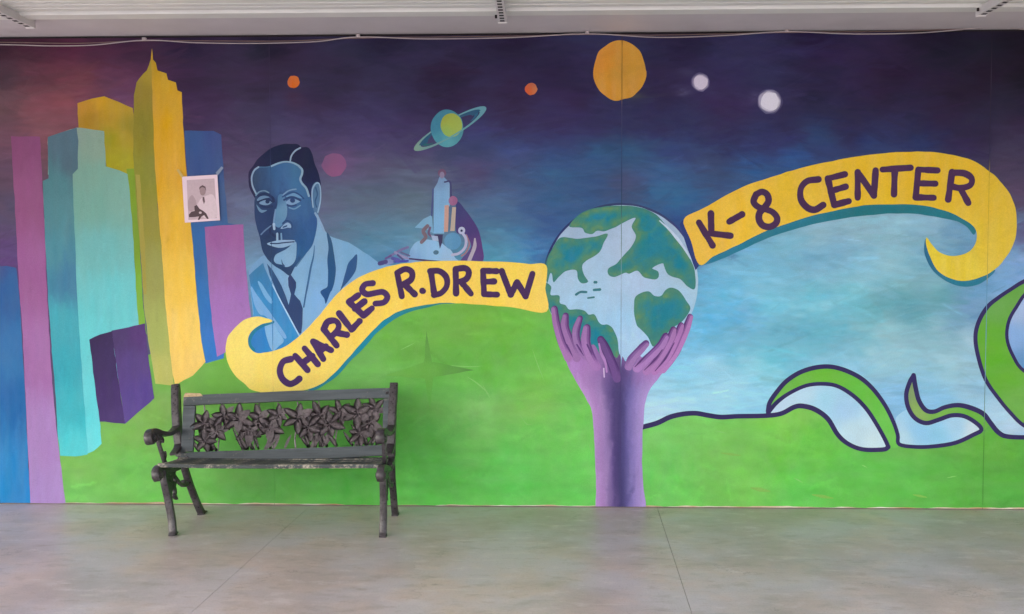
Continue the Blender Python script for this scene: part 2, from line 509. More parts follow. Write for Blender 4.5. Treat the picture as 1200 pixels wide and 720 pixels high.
def stroke(name, parent, lines, width, col, layer, mat='letter_paint', smooth=True, taper=None, cols=None):
    """Brush strokes of one mark: ribbons with round ends, merged into one flat net without overlaps."""
    P, F = [], []
    for ln in lines:
        SEED[0] += 1
        c = catmull(ln, 5) if (smooth and len(ln) > 2) else np.array(ln, float)
        if len(ln) == 2:
            c = np.array([np.array(ln[0]) + (np.array(ln[1], float) - np.array(ln[0])) * t for t in np.linspace(0, 1, 7)])
        T = np.gradient(c, axis=0); T /= np.hypot(*T.T)[:, None] + 1e-9
        N = np.stack([-T[:, 1], T[:, 0]], 1)
        m = len(c); t = np.linspace(0, 1, m)
        w = np.full(m, width / 2.0)
        if taper: w = np.interp(t, [p[0] for p in taper], [p[1] for p in taper]) * width / 2
        w = w * (1 + 0.2 * smooth_noise(t * 5 + SEED[0] * 3.1, t * 0, SEED[0]))
        w = np.maximum(w, 0.12)
        base = len(P)
        P += list(c + N * w[:, None]) + list(c - N * w[:, None])
        P += [c[-1] + (N[-1] * math.cos(a) + T[-1] * math.sin(a)) * w[-1] for a in np.linspace(0, math.pi, 7)[1:-1]]
        P += [c[0] + (-N[0] * math.cos(a) - T[0] * math.sin(a)) * w[0] for a in np.linspace(0, math.pi, 7)[1:-1]]
        for i in range(m - 1): F.append([base + i, base + i + 1, base + m + i + 1, base + m + i])
        F.append([base + m - 1] + [base + 2 * m + i for i in range(5)] + [base + 2 * m - 1])
        F.append([base + m] + [base + 2 * m + 5 + i for i in range(5)] + [base])
    # input faces must turn the same way round for the triangulator to know their inside
    G = []
    for f in F:
        q = np.array([P[i] for i in f]); area = 0.5 * np.sum(q[:, 0] * np.roll(q[:, 1], -1) - np.roll(q[:, 0], -1) * q[:, 1])
        G.append(f if area > 0 else f[::-1])
    r = delaunay_2d_cdt([Vector(p) for p in np.array(P).tolist()], [], G, 0, 1e-4)
    faces = [tuple(f) for f, src in zip(r[2], r[5]) if len(src)]
    P = np.array([(v.x, v.y) for v in r[0]])
    used = sorted({i for f in faces for i in f}); new = {u: k for k, u in enumerate(used)}
    P = P[used]; faces = [tuple(new[i] for i in f) for f in faces]
    rgb = idw(P, cols) if cols else np.tile(np.array(col, float), (len(P), 1))
    return to_mesh(name, P, faces, layer, rgb, M[mat], parent)

def ellipse(cx, cy, rx, ry, n=16, rot=0.0):
    c, s = math.cos(rot), math.sin(rot)
    return [(cx + rx * math.cos(a) * c - ry * math.sin(a) * s, cy + rx * math.cos(a) * s + ry * math.sin(a) * c) for a in np.linspace(0, 2 * math.pi, n, endpoint=False)]

# ---- background panels: the painted sky, from dusk purple at the top to pale daylight
SKY = [
 (-60,52,(52,28,44)),(0,55,(60,32,48)),(40,55,(66,34,52)),(75,58,(80,38,62)),(110,60,(74,38,62)),(150,58,(62,35,62)),(220,55,(42,28,58)),(320,55,(38,28,52)),(450,55,(36,28,55)),(600,52,(36,26,55)),(800,50,(36,27,60)),(950,48,(33,25,57)),(1100,44,(23,17,36)),(1200,42,(20,16,30)),(1260,42,(20,16,30)),
 (0,90,(80,62,74)),(40,88,(100,62,76)),(70,92,(118,66,76)),(95,95,(116,66,80)),(140,92,(92,58,84)),(225,90,(52,38,66)),(260,95,(54,44,70)),(320,90,(52,42,68)),(400,92,(46,38,64)),(450,88,(50,46,76)),(520,90,(42,30,58)),(650,88,(42,32,66)),(770,90,(42,36,68)),(850,88,(48,42,80)),(950,88,(40,34,66)),(1050,88,(36,26,52)),(1150,90,(30,22,40)),(1200,88,(26,20,34)),(1260,88,(26,20,34)),
 (0,130,(112,78,88)),(40,125,(135,84,94)),(75,120,(134,80,86)),(90,140,(130,80,94)),(140,120,(112,74,112)),(230,130,(62,46,82)),(270,130,(70,56,90)),(330,130,(60,54,90)),(430,128,(62,58,98)),(480,125,(50,42,78)),(600,130,(54,42,76)),(700,130,(50,42,84)),(760,128,(48,42,82)),(850,130,(50,42,80)),(1000,130,(42,34,66)),(1100,130,(42,30,58)),(1200,130,(38,32,56)),
 (250,110,(58,44,74)),(300,112,(54,44,72)),(380,112,(48,42,70)),(450,110,(52,48,80)),(520,110,(44,34,64)),(600,112,(46,36,68)),(680,112,(44,36,70)),(770,112,(44,38,74)),(860,108,(48,42,80)),(950,110,(40,34,66)),(1030,110,(40,30,58)),(1120,112,(36,26,48)),
 (300,148,(72,62,98)),(380,148,(66,60,98)),(450,146,(64,60,102)),(600,150,(54,48,86)),(650,152,(50,44,84)),(700,152,(50,46,86)),(740,153,(50,46,86)),(780,148,(48,44,84)),(850,148,(48,42,80)),(920,150,(44,38,74)),(1000,150,(42,36,72)),(1080,150,(42,34,66)),(1140,150,(42,34,62)),(1200,150,(48,42,68)),
 (-30,165,(105,80,95)),(0,165,(112,78,96)),(50,156,(140,85,100)),(280,165,(80,66,104)),(330,160,(78,72,112)),(430,162,(72,70,114)),(480,165,(62,58,100)),(560,168,(56,64,116)),(600,175,(56,78,134)),(650,175,(50,72,122)),(700,178,(48,92,134)),(740,175,(50,92,132)),(790,175,(46,64,112)),(850,165,(48,48,90)),(900,168,(46,52,98)),(960,172,(46,66,112)),(1020,165,(44,58,108)),(1080,164,(42,54,104)),(1130,165,(46,40,76)),(1200,170,(60,54,82)),
 (-20,210,(92,74,98)),(5,200,(96,76,100)),(10,250,(88,80,116)),(8,300,(92,70,128)),(275,200,(88,76,116)),(290,185,(84,72,110)),(400,190,(98,78,122)),(440,195,(86,84,118)),(480,205,(88,98,126)),(560,195,(74,70,112)),(600,200,(62,82,128)),(650,205,(50,98,142)),(700,200,(52,88,132)),(730,215,(66,78,112)),(780,205,(54,100,146)),(830,200,(62,72,112)),(880,198,(46,92,148)),(930,190,(40,92,150)),(1180,195,(66,58,84)),(1195,230,(76,66,90)),
 (265,240,(92,104,138)),(280,245,(94,110,146)),(390,235,(88,104,134)),(430,240,(90,112,138)),(480,240,(90,120,140)),(590,240,(68,106,148)),(630,240,(60,92,140)),(680,225,(58,88,136)),(790,235,(54,104,152)),(795,265,(48,70,128)),(1210,270,(88,86,128)),
 (270,280,(92,132,166)),(290,290,(96,128,160)),(400,275,(84,122,154)),(440,285,(84,136,168)),(480,280,(88,142,170)),(580,285,(76,134,168)),(610,270,(60,118,170)),(625,295,(58,104,166)),(640,262,(56,84,142)),(810,290,(44,58,112)),
 (290,310,(110,158,196)),(430,300,(74,134,178)),(460,295,(74,140,184)),(580,302,(82,160,194)),(610,300,(76,152,196)),
 (835,325,(112,184,220)),(850,305,(110,182,214)),(880,300,(104,172,208)),(920,285,(126,184,208)),(960,275,(140,188,206)),(1000,270,(140,186,204)),(1050,262,(138,186,206)),(1090,262,(130,176,200)),(1120,275,(100,150,186)),(1130,285,(92,140,178)),
 (850,345,(100,182,218)),(900,320,(116,186,216)),(950,310,(116,170,200)),(985,295,(112,162,194)),(1010,310,(124,182,206)),(1050,300,(132,186,204)),(1075,290,(112,164,194)),(1080,330,(100,160,182)),(1060,345,(92,158,172)),(1100,345,(92,156,170)),(1150,340,(98,150,190)),(1175,325,(112,160,205)),(1195,320,(116,160,210)),(1140,365,(86,132,178)),
 (826,370,(104,180,222)),(845,365,(92,176,218)),(870,372,(92,160,204)),(900,360,(98,184,212)),(950,350,(104,188,212)),(1000,345,(98,182,204)),(1020,365,(92,160,172)),(1080,372,(94,156,172)),(1120,378,(104,154,186)),
 (815,395,(110,186,226)),(800,430,(116,192,228)),(840,400,(100,176,214)),(880,390,(98,168,198)),(920,388,(94,162,186)),(960,395,(92,168,190)),(1010,400,(112,176,194)),(1040,388,(138,184,196)),(1100,390,(146,190,204)),(1135,395,(148,188,206)),
 (770,460,(150,208,236)),(800,450,(140,204,234)),(830,430,(150,206,232)),(870,420,(112,188,214)),(900,425,(98,184,206)),(940,420,(104,180,206)),(980,415,(118,180,206)),(1030,420,(134,188,206)),(1060,425,(140,190,206)),(1110,430,(148,192,206)),(1140,440,(146,188,208)),
 (765,485,(176,216,240)),(800,475,(160,214,240)),(840,470,(150,210,238)),(880,470,(140,204,234)),(960,440,(150,196,220)),(1000,430,(130,186,216)),(1045,460,(116,174,216)),(1055,490,(120,170,214)),(1090,460,(126,184,216)),(1100,470,(120,180,218)),(1140,470,(140,186,214)),(1165,490,(150,190,216)),(1190,505,(165,196,222)),
]
def sky_rgb(P):
    rgb = np.zeros((len(P), 3))
    for i in range(0, len(P), 20000): rgb[i:i + 20000] = idw(P[i:i + 20000], SKY, 3.4, 14.0)
    x, y = P[:, 0], P[:, 1]
    n1 = 0.7 * smooth_noise(x / 50, y / 16, 1) + 0.7 * smooth_noise(x / 20, y / 5, 2) + 0.6 * smooth_noise(x / 9, y / 2.4, 3)
    n3 = smooth_noise(x / 55, y / 30, 4) + 0.7 * smooth_noise(x / 26, y / 15, 5) + 0.35 * smooth_noise(x / 10, y / 5, 6)
    n2 = smooth_noise(x / 60, y / 30, 9) + 0.5 * smooth_noise(x / 25, y / 14, 10)
    pale = np.clip((y - 250) / 60, 0, 1) * np.clip((x - 800) / 40, 0, 1)
    rgb *= (1 + (0.10 - 0.05 * pale) * n1)[:, None]
    rgb += (n2[:, None] * np.array([8, -3, 3])) * (1 - pale)[:, None]
    rgb += pale[:, None] * np.clip(n3 - 0.1, 0, 0.6)[:, None] * np.array([40, 24, 16]) - pale[:, None] * np.clip(-n3 - 0.2, 0, 0.5)[:, None] * np.array([26, 16, 8])
    mid = np.clip((y - 150) / 50, 0, 1) * np.clip((320 - y) / 40, 0, 1) * np.clip((660 - x) / 60, 0, 1)
    lumv = rgb.mean(1)
    rgb += (mid * 0.12)[:, None] * (lumv[:, None] - rgb)
    # small soft stars and smears of dry brush
    for cx, cy, rx, ry, c, a in ((800, 108, 9, 5, (92, 88, 120), .7), (806, 85, 14, 5, (70, 66, 100), .6), (885, 115, 7, 6, (100, 96, 130), .5), (870, 72, 20, 4, (60, 58, 100), .5), (930, 62, 22, 6, (52, 50, 100), .6),
                               (742, 113, 12, 5, (84, 84, 70), .6), (344, 118, 9, 10, (72, 42, 62), .6), (905, 88, 16, 10, (58, 56, 98), .5)):
        w = a * np.exp(-(((x - cx) / rx) ** 2 + ((y - cy) / ry) ** 2))
        rgb = rgb * (1 - w[:, None]) + np.array(c) * w[:, None]
    return rgb

SEAMS = [318.5, 728.0, 1157.0]
def seam_x(px, py):      # seams are plumb on the wall; px is where they cross eye level
    return on_wall(px, 308).x
bounds = [XL] + [seam_x(s, 0) for s in SEAMS] + [XR]
def px_of(W):
    d = (np.asarray(W, float) - np.array(CAM)) @ _A
    return np.stack([PW / 2 + FPX * d[:, 0] / -d[:, 2], PH / 2 - FPX * d[:, 1] / -d[:, 2]], 1)
ZT = WALL_H - 0.016
def drag_brush(X, Z, rgb, count, length, half, slant, jitter, opacity, seed, window=None, turn=0.0):
    """Lay short strokes over a colour field: each drags the colour found where it starts, with bristle streaks."""
    g = np.random.default_rng(seed)
    if window is None:
        xmin, xmax, zmin, zmax = X.min(), X.max(), Z.min(), Z.max()
    else:
        xmin, xmax, zmin, zmax = window
    for _ in range(count):
        cx, cz = g.uniform(xmin, xmax), g.uniform(zmin, zmax)
        L_, h = g.uniform(*length), g.uniform(*half)
        a_ = turn + g.normal(0, slant); ca, sa = math.cos(a_), math.sin(a_)
        if X.ndim == 2:
            dx, dz = X[0, 1] - X[0, 0], Z[1, 0] - Z[0, 0]
            rx, rz = abs(ca) * L_ + h, abs(sa) * L_ + h
            i0, i1 = max(0, int((cx - rx - X[0, 0]) / dx)), min(X.shape[1], int((cx + rx - X[0, 0]) / dx) + 2)
            j0, j1 = max(0, int((cz - rz - Z[0, 0]) / dz)), min(X.shape[0], int((cz + rz - Z[0, 0]) / dz) + 2)
            if i1 <= i0 or j1 <= j0: continue
            sl = (slice(j0, j1), slice(i0, i1))
            ic, jc = min(max(int((cx - L_ * .3 * ca - X[0, 0]) / dx), 0), X.shape[1] - 1), min(max(int((cz - L_ * .3 * sa - Z[0, 0]) / dz), 0), X.shape[0] - 1)
            col = rgb[jc, ic].copy()
        else:
            m_ = (np.abs(X - cx) < abs(ca) * L_ + h + .002) & (np.abs(Z - cz) < abs(sa) * L_ + h + .002)
            sl = np.nonzero(m_)[0]
            if len(sl) < 3: continue
            col = rgb[sl[np.argmin((X[sl] - cx + L_ * .3 * ca) ** 2 + (Z[sl] - cz + L_ * .3 * sa) ** 2)]].copy()
        u = (X[sl] - cx) * ca + (Z[sl] - cz) * sa; v = -(X[sl] - cx) * sa + (Z[sl] - cz) * ca + 0.15 * h * np.sin(u / L_ * 3)
        hair = 0.55 + 0.9 * smooth_noise(v / 0.0045 + 50, u / (L_ * 1.2) + 9, int(g.integers(0, 9999)))
        w = np.clip((1 - np.abs(u) / L_) * 5, 0, 1) * (np.abs(v) < h) * np.clip((h - np.abs(v)) / 0.004, 0, 1) * np.clip(hair, 0, 1) * g.uniform(*opacity)
        col = col * (1 + g.normal(0, jitter)) + g.normal(0, jitter * 26, 3)
        rgb[sl] = rgb[sl] * (1 - w[..., None]) + col * w[..., None]
    return rgb

EDGE_L, EDGE_R = -3.85, 3.60
foot_x = np.linspace(-4.6, 4.6, 60)
foot_px = px_of(np.stack([foot_x, foot_x * 0, foot_x * 0], 1))
def foot_y(x): return float(np.interp(x, foot_px[:, 0], foot_px[:, 1]))
for i in range(4):
    a = max(bounds[i] + 0.001, EDGE_L); b = min(bounds[i + 1] - 0.001, EDGE_R)
    st = 0.0064
    xs = np.linspace(a, b, int((b - a) / st)); zs = np.linspace(0.004, ZT, int(ZT / st))
    gx, gz = np.meshgrid(xs, zs); W = np.stack([gx.ravel(), gx.ravel() * 0, gz.ravel()], 1)
    P = px_of(W)
    rgb = sky_rgb(P).reshape(gx.shape + (3,))
    area = (b - a) * 2.4
    win = (a, b, 0.55, ZT)
    rgb = drag_brush(gx, gz, rgb, int(area * 90), (.10, .26), (.016, .034), 0.35, 0.035, (.3, .7), 100 + i, win)
    rgb = drag_brush(gx, gz, rgb, int(area * 190), (.05, .16), (.008, .018), 0.22, 0.045, (.3, .75), 200 + i, win)
    rgb = drag_brush(gx, gz, rgb, int(area * 120), (.03, .09), (.004, .008), 0.3, 0.06, (.3, .8), 300 + i, win)
    rgb = rgb.reshape(-1, 3)
    low = np.clip((0.10 - W[:, 2]) / 0.03, 0, 1)[:, None]        # bare primer along the foot of the wall
    nn = smooth_noise(P[:, 0] / 28, P[:, 1] / 60, 21) + 0.5 * smooth_noise(P[:, 0] / 7, P[:, 1] / 3, 22)
    prim = np.array([204, 184, 164]) + nn[:, None] * np.array([40, 80, 96])
    rgb = rgb * (1 - low) + prim * low
    nx, nz = len(xs), len(zs)
    idx = np.arange(nx * nz).reshape(nz, nx)
    F = np.stack([idx[:-1, :-1].ravel(), idx[:-1, 1:].ravel(), idx[1:, 1:].ravel(), idx[1:, :-1].ravel()], 1)
    me = bpy.data.meshes.new('wall_panel')
    me.vertices.add(len(W)); me.vertices.foreach_set('co', W.ravel())
    me.loops.add(F.size); me.loops.foreach_set('vertex_index', F.ravel().astype(np.int32))
    me.polygons.add(len(F)); me.polygons.foreach_set('loop_start', np.arange(0, F.size, 4, dtype=np.int32))
    me.update(calc_edges=True); me.validate()
    set_paint(me, rgb, P)
    o = link_mesh('wall_panel', me, M['sky_paint'], wall)
for a, b in ((XL, EDGE_L - 0.002), (EDGE_R + 0.002, XR)):
    bm = bmesh.new(); box(bm, (a, 0.0, 0.0), (b, 0.011, ZT)); from_bm('wall_panel', bm, M['soffit'], wall)

# grimy bead of sealant where the wall meets the floor
bm = bmesh.new()
bead = []
for k in range(500):
    x = EDGE_L + (EDGE_R - EDGE_L) * k / 499
    r_ = 0.004 + 0.0035 * (float(smooth_noise(np.array([x * 14.0]), np.array([0.3]), 71)[0]) + 0.5)
    a0 = [bm.verts.new((x, -r_ * math.cos(t_), 0.001 + r_ * math.sin(t_))) for t_ in (0, .55, 1.1, 1.57)]
    bead.append(a0)
for k in range(499):
    for j in range(3): bm.faces.new((bead[k][j], bead[k + 1][j], bead[k + 1][j + 1], bead[k][j + 1]))
from_bm('sealant_bead', bm, M['filler'], wall)

# ---- skyline
A = wall
shape('painted_block', A, [(-90,311),(8,312),(19,314),(23,350),(26,400),(30,470),(33,540),(36,593),(-90,593)],
      [(0,316,(68,92,150)),(15,330,(52,104,166)),(10,420,(52,120,182)),(25,470,(46,110,176)),(5,560,(46,140,206)),(30,580,(44,136,206))], 2, False)
shape('painted_tower', A, [(13,160),(47,160),(49,200),(52,260),(55,340),(60,430),(66,500),(73,560),(77,593),(36,593),(33,530),(27,400),(22,330),(18,250),(15,200)],
      [(20,165,(138,76,120)),(40,165,(140,82,126)),(32,230,(150,90,136)),(38,320,(160,100,158)),(44,420,(168,116,178)),(50,510,(172,136,198)),(55,590,(172,142,206))], 4, False)
shape('painted_tower', A, [(91,121),(108,116),(122,113),(140,120),(156,127),(158,150),(160,215),(150,206),(125,199),(120,160),(92,158)],
      [(95,125,(196,146,52)),(118,118,(206,160,48)),(105,140,(168,132,44)),(121,135,(184,148,46)),(135,125,(190,158,52)),(128,165,(152,152,34)),(145,160,(178,158,54)),(140,190,(168,166,34)),(155,150,(150,140,48))], 3, False)
shape('painted_tower_side', A, [(148,198),(159,198),(163,270),(168,360),(172,392),(158,392),(159,330),(155,260)],
      [(154,210,(126,160,48)),(158,270,(120,158,48)),(164,360,(128,182,66))], 3.4, False)
t = shape('painted_tower', A, [(178,57),(179.3,70),(183,74),(185,83),(195,86),(197,94),(206,97),(208,106),(213,108),(215,150),(217,180),(222,240),(227,300),(232,360),(236,400),(241,424),(226,440),(205,452),(198,420),(192,350),(185,240),(180,180),(178,120),(177,70)],
      [(180,80,(186,152,44)),(190,100,(204,164,46)),(205,110,(206,162,40)),(198,150,(212,164,40)),(205,200,(214,166,52)),(212,260,(222,178,60)),(215,330,(234,196,82)),(218,390,(242,208,104)),(222,430,(240,206,110))], 5, False)
shape('shaded_face', t, [(177,70),(172,83),(168,87),(160,97),(157,112),(156,180),(160,240),(165,300),(169,360),(174,400),(179,430),(182,450),(204,452),(199,410),(194,360),(190,300),(185,240),(180.5,180),(179,120)],
      [(174,85,(168,148,52)),(166,110,(150,134,48)),(170,150,(140,134,44)),(168,210,(138,142,56)),(176,260,(146,144,66)),(180,320,(154,158,86)),(184,390,(164,178,98)),(192,440,(186,190,104))], 6, False)
shape('light_strip', t, [(159,205),(164,205),(170,290),(172,345),(168,345),(164,280)], (164,156,74), 6.4, False)
shape('painted_block', A, [(216,153),(250,154),(259,158),(262,200),(267,262),(282,264),(270,300),(262,420),(241,426),(236,400),(227,300),(222,240)],
      [(225,160,(58,88,140)),(250,160,(62,82,138)),(240,200,(60,86,140)),(258,230,(72,100,146)),(235,290,(50,104,168)),(242,360,(52,118,188)),(250,410,(58,124,204))], 3, False)
shape('painted_block', A, [(240,266),(262,264),(285,263),(287,300),(291,345),(295,380),(285,400),(262,414),(254,418),(250,390),(246,350),(243,310)],
      [(250,270,(150,96,156)),(275,270,(154,98,160)),(265,310,(154,108,168)),(270,360,(162,118,188)),(268,400,(166,122,196))], 4, False)
t = shape('painted_tower', A, [(56,161),(90,149.5),(122,154),(124,195),(140,200),(150,204),(155,260),(160,350),(163,385),(140,440),(117,493),(119,520),(110,529),(100,533),(92,500),(88,330),(84,205),(70,205),(56,205)],
      [(100,155,(138,166,152)),(112,175,(136,168,150)),(110,205,(124,172,156)),(105,240,(118,174,160)),(140,230,(124,176,162)),(115,290,(114,188,188)),(130,350,(108,204,210)),(105,400,(106,212,218)),(108,480,(102,216,226)),(113,520,(108,226,234))], 5, False)
shape('shaded_face', t, [(56,161),(90,149.5),(92,165),(91,198),(85,204),(88,280),(90,340),(94,400),(98,460),(103,533),(88,535),(71,534),(68,510),(65,460),(60,400),(56,340),(52,260),(50,212),(57,209)],
      [(70,165,(84,116,132)),(80,190,(82,112,128)),(65,215,(82,136,144)),(75,250,(86,142,152)),(62,300,(82,148,164)),(82,330,(70,132,168)),(70,380,(74,176,192)),(80,430,(60,172,190)),(85,480,(64,186,200)),(88,528,(86,210,220))], 6, False)

# ---- green ground
GREEN = [(85,585,(108,198,96)),(90,545,(122,190,92)),(160,560,(110,192,90)),(165,500,(126,184,90)),(190,470,(118,182,86)),(230,440,(110,176,78)),(260,430,(112,178,74)),(250,520,(104,184,84)),(300,570,(98,176,84)),(400,570,(88,178,78)),(470,480,(92,178,76)),(480,400,(104,174,72)),(430,440,(112,182,92)),(520,380,(108,176,74)),(560,370,(108,172,66)),(600,380,(106,182,70)),(640,400,(102,184,78)),(560,430,(98,176,72)),(560,480,(116,194,104)),(520,500,(98,184,84)),(500,560,(96,196,86)),(600,560,(98,198,92)),(620,450,(106,188,80)),(660,500,(108,194,90)),(680,570,(100,198,92)),(770,560,(102,192,92)),(770,510,(112,194,98)),(820,495,(116,196,96)),(850,530,(112,182,88)),(870,570,(112,190,86)),(920,500,(112,192,78)),(960,520,(98,184,72)),(940,580,(94,190,84)),(1000,560,(92,182,78)),(1060,560,(90,178,78)),(1100,545,(86,166,70)),(1150,560,(82,158,66)),(1180,590,(80,160,68)),(1170,525,(92,166,62)),(1200,540,(80,156,62))]
def green_fn(P, poly):
    rgb = idw(P, GREEN, 3.0, 16.0)
    x, y = P[:, 0], P[:, 1]
    n = smooth_noise(x / 30, y / 8, 31) + 0.7 * smooth_noise(x / 13, y / 22, 32) + 0.4 * smooth_noise(x / 6, y / 4, 33)
    rgb *= (1 + 0.07 * n)[:, None]
    rgb += np.clip(smooth_noise(x / 70, y / 40, 34), 0, 1)[:, None] * np.array([26, -6, 10])
    W = wall_np(P)
    rgb = drag_brush(W[:, 0], W[:, 2], rgb, 420, (.07, .22), (.014, .032), 0.5, 0.03, (.3, .7), 401)
    rgb = drag_brush(W[:, 0], W[:, 2], rgb, 700, (.04, .12), (.007, .014), 0.6, 0.045, (.3, .8), 402)
    return rgb
base = [(x, foot_y(x) - 2.0 - 1.5 * float(smooth_noise(np.array([x / 23.0]), np.array([2.5]), 61)[0]) * 2 - 0.8 * float(smooth_noise(np.array([x / 6.0]), np.array([4.5]), 62)[0])) for x in range(1290, 60, -4)]
shape('painted_meadow', A, [(62,520),(100,470),(150,425),(190,410),(235,400),(262,398),(300,400),(420,380),(480,352),(560,346),(640,350),(690,356),(722,420),(735,500),(753,502),(770,497),(785,490),(800,486),(815,485),(830,488),(845,490),(865,489),(895,488),(915,486),(930,478.5),(940,477),(955,481),(970,492),(982,511),(995,522),(1012,527),(1035,527),(1054,522),(1075,525),(1097,524),(1120,520),(1140,511),(1151,504),(1149,496),(1152,486),(1160,496),(1170,508),(1182,513),(1230,514),(1300,518)] + base,
      None, 1, False, 2.6, 'ground_paint', green_fn, 0.25)
# compass star, barely darker than the grass
st = shape('painted_star', A, [(500,388),(506,424),(556,434),(508,442),(504,482),(498,444),(452,440),(497,425)],
      [(500,392,(90,146,70)),(503,415,(94,154,70)),(503,434,(102,170,72)),(530,434,(92,154,70)),(552,434,(84,142,68)),(480,438,(104,174,74)),(465,438,(106,178,76)),(503,470,(102,182,78)),(455,440,(106,176,74))], 2, False, 4, 'ground_paint')
for ln, w in (([(624,410),(631,430),(638,447)], 1.1), ([(609,486),(617,497),(624,497)], 1.0), ([(548,442),(560,450),(573,462)], 1.6), ([(566,452),(576,470)], 1.4), ([(520,428),(550,430),(566,429)], 1.0), ([(470,410),(486,402)], 1.2), ([(1010,545),(1016,548)], 1.4), ([(838,505),(852,508)], 1.2), ([(690,520),(694,534)], 0.9), ([(268,535),(276,541)], 0.9), ([(140,540),(149,536)], 0.9), ([(1110,560),(1121,558)], 1.2), ([(930,560),(941,566)], 1.4)):
    stroke('scuff', A, [ln], w, (124,190,104), 1.8, 'ground_paint', taper=[(0,.3),(.5,1),(1,.2)])
for ln, w in (([(845,531),(868,534)], 3.0), ([(1070,580),(1086,583)], 3.0), ([(952,580),(976,584)], 4.0), ([(880,572),(902,576)], 5.0)):
    stroke('worn_patch', A, [ln], w, (122,176,82), 1.7, 'ground_paint', taper=[(0,.3),(.5,1),(1,.3)])
# hills drawn as curling ribbons
shape('painted_ribbon', A, [(901,476),(910,461),(922,447),(940,436),(962,430),(982,431),(1005,441),(1022,455),(1037,475),(1047,495),(1052,510),(1054,523),(1041,525),(1037,515),(1027,497),(1015,479),(1000,464),(982,453),(965,450),(945,452),(925,461),(910,472)],
      [(920,455,(102,176,70)),(965,440,(100,178,60)),(1010,455,(96,180,66)),(1040,500,(100,186,78))], 2, True, 4, 'ground_paint')
shape('painted_snowfield', A, [(900,484),(910,472),(925,461),(945,452),(965,450),(982,453),(1000,464),(1015,479),(1027,497),(1037,515),(1041,525),(1012,527),(995,521),(982,510),(970,491),(955,480),(940,475.5),(930,477),(915,485)],
      [(915,478,(176,206,236)),(945,462,(170,206,232)),(965,470,(150,202,230)),(990,480,(150,194,228)),(1000,505,(176,210,238)),(1025,520,(186,214,240))], 2, True, 4, 'ground_paint')
shape('painted_ribbon', A, [(1070.5,441),(1073,455),(1077,470),(1085,481),(1095,482),(1107,477),(1122,475),(1137,478),(1152,485),(1160,495),(1155,503),(1150,504),(1144,496),(1130,488),(1115,487),(1100,492),(1085,496),(1072,490),(1064,477),(1062,462),(1066,448)],
      [(1066,460,(120,150,100)),(1075,485,(130,168,90)),(1100,486,(112,172,76)),(1140,485,(96,168,62))], 2, True, 4, 'ground_paint')
shape('painted_snowfield', A, [(1054,522),(1052,505),(1050,490),(1064,480),(1072,490),(1085,496),(1100,492),(1115,487),(1130,488),(1144,496),(1150,504),(1140,510),(1120,519),(1097,523),(1075,524)],
      [(1058,515,(170,206,236)),(1075,505,(132,188,226)),(1100,510,(130,190,222)),(1120,500,(150,196,228)),(1140,504,(186,208,236))], 1.6, True, 4, 'ground_paint')
shape('painted_ribbon', A, [(1230,318),(1200,330),(1185,339),(1170,349),(1157,360),(1147,377),(1143,395),(1146,417),(1155,445),(1170,467),(1185,485),(1200,499),(1230,515),(1260,505),(1230,455),(1200,435),(1187,417),(1180,397),(1182,377),(1191,360),(1205,342),(1235,330)],
      [(1165,360,(98,160,76)),(1160,400,(92,164,48)),(1170,440,(92,164,52)),(1190,475,(100,164,72)),(1200,340,(96,156,72))], 2, True, 5, 'ground_paint')
shape('painted_lake', A, [(1235,330),(1205,342),(1191,360),(1182,377),(1180,397),(1187,417),(1200,435),(1240,458)],
      [(1195,365,(150,176,214)),(1190,395,(120,162,212)),(1200,425,(90,140,190))], 1.6, True, 5, 'ground_paint')
INK = (50,44,92)
inks = [
 ([(752,501),(770,496),(785,489),(800,485.5),(815,484.5),(830,487),(845,489),(865,488),(895,487.5),(915,485),(930,477.5),(940,476),(955,480),(970,491),(982,510),(995,521),(1012,527),(1035,527),(1041,524)], 4.6),
 ([(900,484),(910,472),(925,461),(945,452),(965,450),(982,453),(1000,464),(1015,479),(1027,497),(1037,515),(1041,524)], 3.8),
 ([(900,482),(902,472),(910,460),(922,446.5),(940,435.5),(962,430),(982,431.5),(1005,441),(1022,455),(1037,475),(1047,495),(1052,510),(1054,521),(1075,524),(1097,523),(1120,519),(1140,510),(1150,504),(1144,496),(1130,488),(1115,487),(1100,492),(1085,496),(1072,490),(1064,477),(1062,462),(1066,448),(1070,441)], 4.0),
 ([(1070.5,440),(1073,455),(1077,470),(1085,481),(1095,482.5),(1107,477.5),(1122,475),(1137,478),(1152,485),(1160,495),(1170,507),(1182,512),(1215,513)], 4.4),
 ([(1230,318),(1200,330),(1185,339),(1170,349),(1157,360),(1147,377),(1143,395),(1146,417),(1155,445),(1170,467),(1185,485),(1200,499),(1230,515)], 3.8),
 ([(1235,330),(1205,342),(1191,360),(1182,377),(1180,397),(1187,417),(1200,435),(1235,455)], 3.2)]
for ln, w in inks: stroke('ink_outline', A, [ln], w * 1.22, INK, 4)

# ---- purple box
t = shape('painted_box', A, [(131,388),(170,379),(174,420),(181,467),(147,497),(141,460),(134,410)],
      [(140,395,(80,64,112)),(165,390,(90,62,124)),(155,430,(90,72,136)),(172,460,(88,70,148)),(150,485,(96,78,150))], 8, False)
shape('shaded_face', t, [(105,398),(118,392),(131.5,388),(134,410),(141,460),(147,497),(117,494),(111,450)],
      [(112,402,(62,48,90)),(125,420,(66,52,100)),(125,470,(72,54,108)),(138,490,(80,62,122))], 8.4, False)

